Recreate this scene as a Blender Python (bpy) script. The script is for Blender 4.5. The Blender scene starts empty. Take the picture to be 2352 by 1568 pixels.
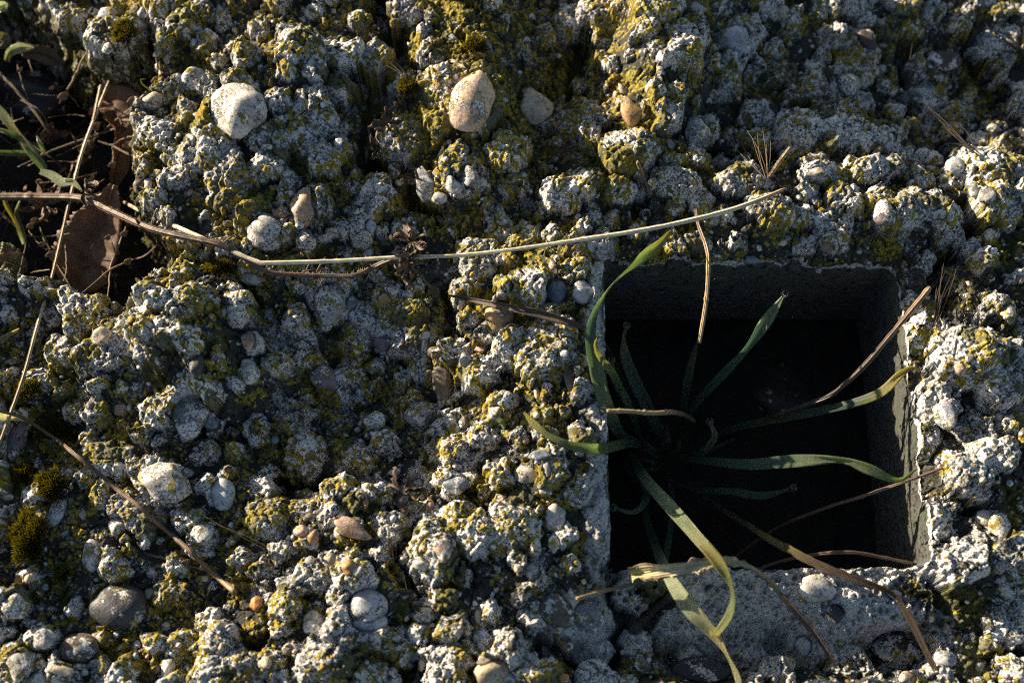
import bpy, bmesh, math, random
import numpy as np
from mathutils import Vector, Matrix, Euler

random.seed(7)
RNG = np.random.default_rng(11)
S = 0.001                      # everything below is worked out in millimetres
sc = bpy.context.scene
col = sc.collection

# ------------------------------------------------------------------ camera, sky, sun, exposure
TILT = math.radians(18.5)
DIST = 416.7                   # mm from lens to the middle of the slab
FPX = 3266.7                   # focal length in the photograph's 2352-wide pixels
CAM = Vector((0, -DIST * math.sin(TILT), DIST * math.cos(TILT)))
cam_d = bpy.data.cameras.new('camera')
cam_d.lens = 50; cam_d.sensor_width = 36
cam_d.clip_start = 0.01; cam_d.clip_end = 500
cam_d.dof.use_dof = True; cam_d.dof.focus_distance = (DIST - 3) * S; cam_d.dof.aperture_fstop = 10.0
cam = bpy.data.objects.new('camera', cam_d); col.objects.link(cam)
cam.location = CAM * S; cam.rotation_euler = (TILT, 0, 0)
sc.camera = cam

SUN_EL = math.radians(13.0)
SUN_AZ = math.radians(150.0)   # direction towards the sun in the xy plane, from +x
sun_vec = Vector((math.cos(SUN_AZ) * math.cos(SUN_EL), math.sin(SUN_AZ) * math.cos(SUN_EL), math.sin(SUN_EL)))
w = bpy.data.worlds.new('World'); sc.world = w; w.use_nodes = True
nt = w.node_tree
sky = nt.nodes.new('ShaderNodeTexSky'); sky.sky_type = 'NISHITA'; sky.sun_disc = False
sky.sun_elevation = SUN_EL; sky.ozone_density = 1.0
sky.sun_rotation = math.pi / 2 - SUN_AZ
nt.links.new(sky.outputs[0], nt.nodes['Background'].inputs[0])
nt.nodes['Background'].inputs[1].default_value = 0.051
sun_d = bpy.data.lights.new('sun', 'SUN'); sun_d.energy = 5.0; sun_d.angle = math.radians(0.5)
sun_d.color = (1.0, 0.83, 0.61)
sun = bpy.data.objects.new('sun', sun_d); col.objects.link(sun)
sun.rotation_euler = sun_vec.to_track_quat('Z', 'Y').to_euler()
sc.view_settings.view_transform = 'Standard'; sc.view_settings.look = 'None'
sc.view_settings.exposure = 1.6; sc.view_settings.gamma = 1.0
sc.view_settings.use_curve_mapping = False
sc.render.film_transparent = False
sc.cycles.use_denoising = False
sc.cycles.filter_width = 1.15

# ------------------------------------------------------------------ where a point of the photograph lies
st, ct = math.sin(TILT), math.cos(TILT)
def unproj(px, py, z=0.0):
    """world x, y (mm) of photograph point (2352 x 1568 grid) at height z"""
    a = (px - 1176) / FPX; b = (784 - py) / FPX
    dx, dy, dz = a, st + b * ct, -ct + b * st
    t = (z - CAM.z) / dz
    return CAM.x + dx * t, CAM.y + dy * t
def proj(x, y, z):
    rx, ry, rz = x - CAM.x, y - CAM.y, z - CAM.z
    d = ry * st - rz * ct
    u = ry * ct + rz * st
    return 1176 + FPX * rx / d, 784 - FPX * u / d
def mmpp(px, py, z=0.0):
    x, y = unproj(px, py, z)
    d = (y - CAM.y) * st - (z - CAM.z) * ct
    return d / FPX

# ------------------------------------------------------------------ noise
_perm = RNG.permutation(256); _perm = np.concatenate([_perm, _perm, _perm])
_ga = RNG.random(256) * 2 * np.pi
_gx, _gy = np.cos(_ga), np.sin(_ga)
def perlin(x, y, seed=0):
    x = x + seed * 17.31; y = y + seed * 9.73
    xi = np.floor(x).astype(np.int32); yi = np.floor(y).astype(np.int32)
    xf = x - xi; yf = y - yi
    u = xf * xf * xf * (xf * (xf * 6 - 15) + 10); v = yf * yf * yf * (yf * (yf * 6 - 15) + 10)
    def g(ix, iy, fx, fy):
        h = _perm[_perm[ix & 255] + (iy & 255)]
        return _gx[h] * fx + _gy[h] * fy
    a = g(xi, yi, xf, yf); b = g(xi + 1, yi, xf - 1, yf)
    c = g(xi, yi + 1, xf, yf - 1); d = g(xi + 1, yi + 1, xf - 1, yf - 1)
    return ((a + u * (b - a)) * (1 - v) + (c + u * (d - c)) * v) * 1.5
def fbm(x, y, size, octaves=4, seed=0, gain=0.5):
    r = 0; amp = 1; f = 1.0 / size
    for o in range(octaves):
        r = r + amp * perlin(x * f, y * f, seed + o * 3.7); amp *= gain; f *= 2.03
    return r
def sstep(a, b, x):
    t = np.clip((x - a) / (b - a), 0, 1); return t * t * (3 - 2 * t)

# ------------------------------------------------------------------ the slab's grid
STEP = 0.285
def axis(a, b, step, out):
    core = np.arange(a, b + step / 2, step)
    ring = []; d = step; p = 0
    while p < out:
        d *= 1.17; p += d; ring.append(p)
    ring = np.array(ring)
    return np.concatenate([a - ring[::-1], core, b + ring])
xs = axis(-168, 168, STEP, 420); ys = axis(-103, 121, STEP, 420)
NX, NY = len(xs), len(ys)
X, Y = np.meshgrid(xs, ys)
PX, PY = proj(X, Y, 0.0)

# hole: corners of its rim in the photograph
_c = [unproj(1392, 612, -2), unproj(2084, 612, -2), unproj(2108, 1302, -5), unproj(1376, 1302, -5)]
HX0 = (_c[0][0] + _c[3][0]) / 2; HX1 = (_c[1][0] + _c[2][0]) / 2
HY1 = (_c[0][1] + _c[1][1]) / 2; HY0 = (_c[2][1] + _c[3][1]) / 2
HCX, HCY = (HX0 + HX1) / 2, (HY0 + HY1) / 2
HX1 -= 1.3; HY0 -= 1.6; HCX, HCY = (HX0 + HX1) / 2, (HY0 + HY1) / 2
HAX, HAY = (HX1 - HX0) / 2, (HY1 - HY0) / 2

def poly_sd(poly):
    """signed distance in photograph pixels, negative inside"""
    P = np.array(poly, float); d = np.full(X.shape, 1e9); inside = np.zeros(X.shape, bool)
    n = len(P)
    for i in range(n):
        a, b = P[i], P[(i + 1) % n]
        e = b - a; wx = PX - a[0]; wy = PY - a[1]
        t = np.clip((wx * e[0] + wy * e[1]) / (e @ e), 0, 1)
        d = np.minimum(d, np.hypot(wx - t * e[0], wy - t * e[1]))
        c = ((a[1] <= PY) & (b[1] > PY)) | ((b[1] <= PY) & (a[1] > PY))
        xi = a[0] + (PY - a[1]) / (b[1] - a[1] + 1e-9) * e[0]
        inside ^= c & (PX < xi)
    return np.where(inside, -d, d)
def path_d(path):
    d = np.full(X.shape, 1e9)
    for a, b in zip(path[:-1], path[1:]):
        a = np.array(a, float); e = np.array(b, float) - a
        wx = PX - a[0]; wy = PY - a[1]
        t = np.clip((wx * e[0] + wy * e[1]) / (e @ e), 0, 1)
        d = np.minimum(d, np.hypot(wx - t * e[0], wy - t * e[1]))
    return d

# broad relief: (px, py, radius x, radius y, height in mm)
B = 1.5 * fbm(X, Y, 45, 3, 1) + 1.2 * fbm(X, Y, 16, 3, 2)
RELIEF = [
    (440, 780, 170, 140, 8.5), (640, 420, 200, 160, 3), (830, 830, 170, 200, -10), (560, 1010, 160, 70, -5),
    (1000, 950, 120, 200, -4), (1285, 700, 120, 160, 5), (1290, 1050, 130, 260, 5.5), (1180, 1380, 170, 190, 5),
    (850, 1340, 220, 170, 4), (300, 1330, 330, 220, -4), (100, 1000, 150, 130, -7), (60, 760, 120, 80, -6),
    (1080, 180, 110, 260, 7), (1300, 150, 90, 170, -6), (1510, 130, 90, 190, 11), (1650, 250, 110, 130, -2), (1720, 80, 120, 160, -3),
    (1900, 120, 180, 130, -3), (2060, 240, 170, 200, -2), (2250, 170, 140, 150, -5), (1930, 330, 110, 80, 5), (1450, 420, 160, 60, 4),
    (1760, 500, 130, 70, 4), (2040, 480, 110, 60, 4), (2290, 440, 80, 110, 3),
    (2220, 830, 110, 90, 6), (2230, 1100, 110, 110, 5), (2250, 1300, 120, 100, 4), (2200, 1500, 170, 70, -4),
    (1650, 1440, 280, 90, -8), (1900, 1500, 260, 80, -7), (1420, 1480, 90, 90, -3), (480, 90, 120, 130, -2), (700, 170, 90, 80, 5), (560, 250, 120, 120, 4),
    (1180, 520, 110, 60, -3), (960, 560, 140, 60, -3), (720, 1080, 160, 60, -4), (900, 1140, 110, 40, 4),
]
for px, py, rx, ry, h in RELIEF:
    B += 1.45 * h * np.exp(-(((PX - px) / rx) ** 2 + ((PY - py) / ry) ** 2))
B -= 0.024 * np.clip(PX - 1600, 0, 1400) * (1 - sstep(200, 430, PY))
B += 5.0 - (PX - 1176) / 1176 * 3.0            # the whole face leans a little to the right
WPX = 22 * fbm(X, Y, 9, 4, 5); WPY = 22 * fbm(X, Y, 9, 4, 6)   # ragged outlines
def crevice(path, width, depth):
    global B
    d = path_d(path) + WPX * 0.8
    B -= 1.4 * depth * (1 - sstep(width * 0.35, width * 1.5, d))
crevice([(880, -40), (885, 90), (915, 175), (865, 240), (880, 310), (850, 370)], 34, 13)
crevice([(850, 370), (960, 400), (950, 460), (1040, 500)], 20, 7)
crevice([(1060, 130), (1140, 260)], 8, 2)
crevice([(1340, 60), (1320, 210), (1380, 300)], 24, 5)
crevice([(2110, 60), (2140, 200), (2200, 310), (2290, 370), (2360, 350)], 26, 8)
crevice([(2280, 40), (2360, 140)], 30, 6)
crevice([(2220, 500), (2170, 600), (2150, 740)], 32, 9)
crevice([(1600, 330), (1680, 370), (1790, 340)], 22, 6)
crevice([(1490, 430), (1460, 490)], 20, 6)
crevice([(700, 130), (760, 190), (850, 190)], 18, 5)
crevice([(520, 640), (620, 720), (640, 800)], 18, 5)
crevice([(1040, 690), (1030, 800)], 22, 5)
crevice([(620, 1120), (760, 1105), (960, 1130), (930, 1200)], 22, 6)
crevice([(1000, 1190), (1100, 1180)], 18, 6)
crevice([(880, 1220), (910, 1300), (960, 1370), (1010, 1440)], 18, 5)
crevice([(1410, 1320), (1440, 1440), (1400, 1510), (1240, 1500)], 22, 8)
crevice([(1480, 1430), (1560, 1360)], 18, 6)
crevice([(1560, 1500), (1680, 1510)], 40, 5)
crevice([(2010, 1490), (2110, 1500)], 45, 6)
crevice([(1800, 1470), (1840, 1500)], 26, 5)
crevice([(600, 1500), (640, 1420)], 16, 5)
crevice([(930, 1540), (960, 1430)], 20, 6)
crevice([(2090, 1250), (2180, 1400), (2200, 1568)], 12, 4)
crevice([(2190, 960), (2280, 1010), (2352, 1000)], 14, 5)
crevice([(2180, 1160), (2352, 1250)], 12, 5)
# the gap of bare soil at the left
PIT = [(-640, -420), (-300, -260), (-60, -120), (60, -40), (130, 40), (215, 110), (300, 130), (345, 70), (375, 120), (360, 200), (318, 255), (312, 420), (345, 500),
       (400, 575), (420, 610), (340, 650), (325, 690), (290, 745), (265, 720), (215, 690), (120, 655), (60, 640), (-260, 660), (-640, 640)]
pit_sd = poly_sd(PIT) + 0.9 * WPX
pit_in = 1 - sstep(-80, 18, pit_sd)
top_left_drop = 1 - sstep(0, 240, np.hypot((PX - 120) / 1.2, PY - 20))
B -= 13 * top_left_drop
# rim of the hole
hd_x = np.maximum(HX0 - X, X - HX1); hd_y = np.maximum(HY0 - Y, Y - HY1)
hole_out = np.hypot(np.maximum(hd_x, 0), np.maximum(hd_y, 0)) + np.minimum(np.maximum(hd_x, hd_y), 0)
ho = hole_out + 0.9 * fbm(X, Y, 7, 3, 9)
near = 1 - sstep(0, 6, ho)
left_side = sstep(8, -6, X - HX0) if False else (X < HX0 + 4)
B = np.where(near > 0, B - near * np.where(left_side, 1.0, 1.5), B)
smooth_m = np.clip(1 - sstep(1.5, 7.0, ho + 2.5 * fbm(X, Y, 8, 3, 12)), 0, 1) * np.where(left_side, 0.85, 1.0) * (left_side | (Y < HY0 + 3))
sm2 = 1 - sstep(0.6, 1.0, np.hypot((PX - 1790) / 400, (PY - 1420) / 110))
sm3 = 1 - sstep(0.5, 1.1, np.hypot((PX - 1350) / 120, (PY - 1440) / 90))
B += 2.6 * smooth_m * (X < HX0 + 2)
smooth_m = np.maximum(smooth_m, np.maximum(sm2, sm3 * 0.8))

# ------------------------------------------------------------------ knobs and grains of the worn face
XW = X + 1.35 * fbm(X, Y, 5.0, 4, 21) + 0.25 * fbm(X, Y, 1.3, 2, 22)
YW = Y + 1.35 * fbm(X, Y, 5.0, 4, 23) + 0.25 * fbm(X, Y, 1.3, 2, 24)
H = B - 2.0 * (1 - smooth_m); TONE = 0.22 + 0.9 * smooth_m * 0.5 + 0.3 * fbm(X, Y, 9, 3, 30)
def win(cx, cy, R):
    i0, i1 = np.searchsorted(xs, (cx - R, cx + R)); j0, j1 = np.searchsorted(ys, (cy - R, cy + R))
    return slice(j0, j1), slice(i0, i1)
def sample(A, x, y):
    i = int(np.clip(np.searchsorted(xs, x), 0, NX - 1)); j = int(np.clip(np.searchsorted(ys, y), 0, NY - 1))
    return float(A[j, i])
def knob(cx, cy, rx, ry, rot, z0, h, tone):
    s = win(cx, cy, max(rx, ry) + 2.0)
    dx = XW[s] - cx; dy = YW[s] - cy
    c, sn = math.cos(rot), math.sin(rot)
    u = (c * dx + sn * dy) / rx; v = (-sn * dx + c * dy) / ry
    pw = random.choice((2.0, 2.0, 2.3, 2.8))
    d = np.abs(u) ** pw + np.abs(v) ** pw
    cap = random.uniform(0.7, 1.0); ta, tb = random.uniform(-.4, .4), random.uniform(-.4, .4)
    hh = z0 + h * (np.minimum(np.sqrt(np.maximum(0, 1 - d)), cap + 0.10 * np.sqrt(np.maximum(0, 1 - d))) + (ta * u + tb * v) * (1 - d))
    m = (d < 1) & (hh > H[s])
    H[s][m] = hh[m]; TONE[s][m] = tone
GX0, GX1, GY0, GY1 = -175, 175, -110, 128
def in_hole(x, y, m=2.0): return HX0 - m < x < HX1 + m and HY0 - m < y < HY1 + m
def tier(n, rmin, rmax, lift, keep_smooth, on=None):
    for _ in range(n):
        x = random.uniform(GX0, GX1); y = random.uniform(GY0, GY1)
        sm = sample(smooth_m, x, y)
        if random.random() < sm * keep_smooth: continue
        r = rmin * (rmax / rmin) ** (random.random() ** 1.6)
        if in_hole(x, y, 0.4 * r): continue
        rx = r * random.uniform(0.8, 1.15); ry = r * random.uniform(0.65, 1.0)
        knob(x, y, rx, ry, random.uniform(0, 3.2), sample(H if on is None or random.random() < 0.35 else on, x, y) - r * random.uniform(0.15, 0.6) * lift, r * random.uniform(0.75, 1.1),
             random.uniform(.15, 1))
# the largest knobs where the photograph shows them (px, py, rx, ry, mm above the base)
KNOBS = [(750, 392, 46, 36, 4), (630, 400, 40, 40, 4), (545, 420, 44, 42, 4), (870, 400, 48, 30, 3), (730, 480, 40, 52, 4), (880, 470, 26, 46, 3),
    (480, 380, 60, 50, 2), (700, 150, 60, 40, 4), (790, 150, 55, 40, 3), (690, 110, 55, 25, 3), (380, 720, 48, 34, 5), (460, 730, 60, 40, 3), (250, 800, 30, 22, 4),
    (360, 790, 50, 40, 4), (420, 800, 40, 36, 3), (560, 730, 34, 48, 4), (680, 735, 30, 36, 4), (640, 840, 30, 28, 3), (930, 700, 56, 46, 4), (960, 760, 50, 40, 4),
    (760, 870, 45, 45, 3), (940, 740, 90, 70, 2), (700, 1020, 46, 46, 4), (820, 1040, 46, 42, 4), (880, 1010, 40, 26, 3), (1100, 860, 52, 44, 5), (1150, 940, 44, 36, 4),
    (1050, 1040, 60, 50, 5), (1030, 1110, 44, 40, 4), (1110, 1010, 40, 30, 3), (1230, 860, 40, 44, 3), (370, 1105, 66, 46, 4), (780, 1130, 50, 36, 5), (870, 1140, 46, 26, 4),
    (1000, 1260, 60, 50, 4), (1090, 1240, 50, 60, 4), (1180, 1220, 60, 60, 3), (820, 1330, 66, 40, 4), (720, 1330, 50, 40, 3), (660, 1390, 44, 40, 3), (760, 1520, 70, 56, 5),
    (920, 1480, 60, 56, 4), (980, 1400, 42, 30, 4), (500, 1480, 50, 60, 4), (560, 1530, 46, 36, 3), (1240, 1545, 60, 36, 5), (1340, 1480, 60, 40, 3), (1470, 1480, 40, 50, 3),
    (2210, 830, 90, 60, 6), (2290, 880, 70, 60, 6), (2150, 900, 36, 30, 3), (2170, 950, 34, 34, 4), (2120, 1010, 36, 40, 4), (2210, 1100, 60, 46, 5), (2270, 1050, 60, 40, 4),
    (2150, 1200, 40, 44, 4), (2280, 1200, 46, 40, 5), (2200, 1300, 62, 50, 5), (2150, 1290, 46, 40, 4), (2300, 1260, 40, 30, 4), (2330, 1420, 50, 60, 3),
    (1850, 300, 60, 60, 4), (1940, 240, 70, 46, 4), (1590, 310, 40, 50, 5), (1530, 290, 36, 30, 4), (1560, 170, 50, 36, 4), (1580, 110, 44, 50, 5), (1440, 370, 70, 56, 4),
    (1290, 460, 50, 40, 4), (1330, 440, 60, 40, 3), (1550, 440, 66, 40, 4), (1700, 430, 66, 40, 5), (1760, 500, 60, 40, 4), (2060, 500, 60, 46, 5), (2140, 490, 70, 46, 4),
    (1930, 470, 44, 40, 4), (2270, 380, 70, 50, 5), (2280, 470, 46, 46, 4), (1870, 410, 46, 26, 4), (1990, 400, 50, 30, 3), (1180, 700, 44, 46, 4), (1060, 420, 60, 60, 2), (1500, 60, 60, 60, 4), (1380, 30, 60, 50, 3),
    (1990, 60, 60, 60, 3), (1890, 160, 36, 60, 3), (2170, 150, 66, 50, 4), (2240, 180, 46, 36, 4), (27, 1388, 44, 40, 4), (40, 1525, 50, 48, 4), (100, 1468, 40, 32, 3), (463, 1225, 36, 30, 3)]
for px, py, rx, ry, h in KNOBS:
    x, y = unproj(px, py, 3); k = mmpp(px, py)
    b = sample(B, x, y)
    knob(x, y, rx * k, ry * k, random.uniform(-0.5, 0.5), b - 1.0, h * 1.05 + 2.2, random.uniform(0.6, 1.0))
_big = []
for _ in range(75):                                     # broad worn masses
    x = random.uniform(GX0, GX1); y = random.uniform(GY0, GY1); r = random.uniform(6.5, 13)
    if in_hole(x, y, 0.9 * r) or sample(smooth_m, x, y) > 0.3: continue
    if any(math.hypot(x - q[0], y - q[1]) < 0.9 * (r + q[2]) for q in _big): continue
    _big.append((x, y, r)); knob(x, y, r, r * random.uniform(.6, .95), random.uniform(0, 3.1), sample(B, x, y) - 0.8, random.uniform(2.4, 4.6), random.uniform(.65, 1))
_pk = []; _pa = np.zeros((2000, 3))
_flat = np.zeros_like(B)                                # where the face is mossy and flatter
for px, py, rx, ry, v_ in ((1080, 180, 170, 260, .75), (250, 1250, 330, 180, .7), (430, 1440, 200, 130, .5), (1340, 180, 120, 200, .6), (400, 120, 200, 140, .4), (760, 860, 110, 90, .5), (480, 640, 150, 60, .5), (620, 1020, 140, 80, .4)):
    _flat = np.maximum(_flat, v_ * np.exp(-(((PX - px) / rx) ** 2 + ((PY - py) / ry) ** 2)))
for _ in range(6500):                                   # stones packed side by side
    r = 3.0 * (7.6 / 3.0) ** (random.random() ** 1.4); x = random.uniform(GX0, GX1); y = random.uniform(GY0, GY1)
    if in_hole(x, y, 0.6 * r) or random.random() < 0.97 * sample(smooth_m, x, y): continue
    if random.random() < 0.15 + sample(_flat, x, y): continue
    if any(math.hypot(x - q[0], y - q[1]) < 0.8 * q[2] for q in _big) and random.random() < 0.8: continue
    if _pk:
        a_ = _pa[:len(_pk)]
        if np.any(np.hypot(a_[:, 0] - x, a_[:, 1] - y) < 0.78 * (a_[:, 2] + r)): continue
    _pa[len(_pk)] = (x, y, r); _pk.append((x, y, r))
    if len(_pk) > 1990: break
for x, y, r in _pk:
    if random.random() < 0.20: continue
    knob(x, y, r * random.uniform(.9, 1.15), r * random.uniform(.75, 1.05), random.uniform(0, 3.2), sample(B, x, y) - 1.6 - r * random.uniform(0, .3), r * random.uniform(.75, 1.1) + 1.0, random.uniform(.55, 1))
tier(900, 1.3, 2.6, 0.9, 0.9, B)
tier(3000, 0.7, 1.5, 1.3, 0.85)
tier(11000, 0.38, 0.8, 1.1, 0.6)
rough = 1 - 0.75 * smooth_m
crk = np.maximum(0, 1 - np.abs(fbm(X, Y, 9, 2, 44)) * 9); H -= rough * 1.3 * crk * crk
H += rough * (0.45 * fbm(X, Y, 1.5, 3, 40, 0.6) + 0.5 * fbm(X, Y, 5.0, 2, 41))
H += smooth_m * (1.3 * fbm(X, Y, 6.0, 6, 42, 0.62))
# pores
for _ in range(6400):
    x = random.uniform(GX0, GX1); y = random.uniform(GY0, GY1)
    if _ > 5000: x, y = unproj(random.uniform(1380, 2200), random.uniform(1310, 1568), -3)
    r = random.uniform(0.35, 1.0)
    s = win(x, y, r)
    d = ((X[s] - x) ** 2 + (Y[s] - y) ** 2) / (r * r)
    H[s] -= r * 1.1 * np.sqrt(np.maximum(0, 1 - d))

# ------------------------------------------------------------------ pebbles set in the face
C_W = (0.60, 0.57, 0.53); C_WB = (0.55, 0.57, 0.60); C_CR = (0.60, 0.50, 0.37); C_TAN = (0.48, 0.31, 0.16); C_OR = (0.50, 0.26, 0.10)
C_PE = (0.55, 0.38, 0.28); C_GR = (0.34, 0.34, 0.34); C_BG = (0.20, 0.24, 0.29); C_DK = (0.055, 0.055, 0.06); C_BR = (0.17, 0.13, 0.10)
C_PU = (0.24, 0.20, 0.21); C_RB = (0.075, 0.055, 0.052); C_SL = (0.035, 0.033, 0.035)
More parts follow.
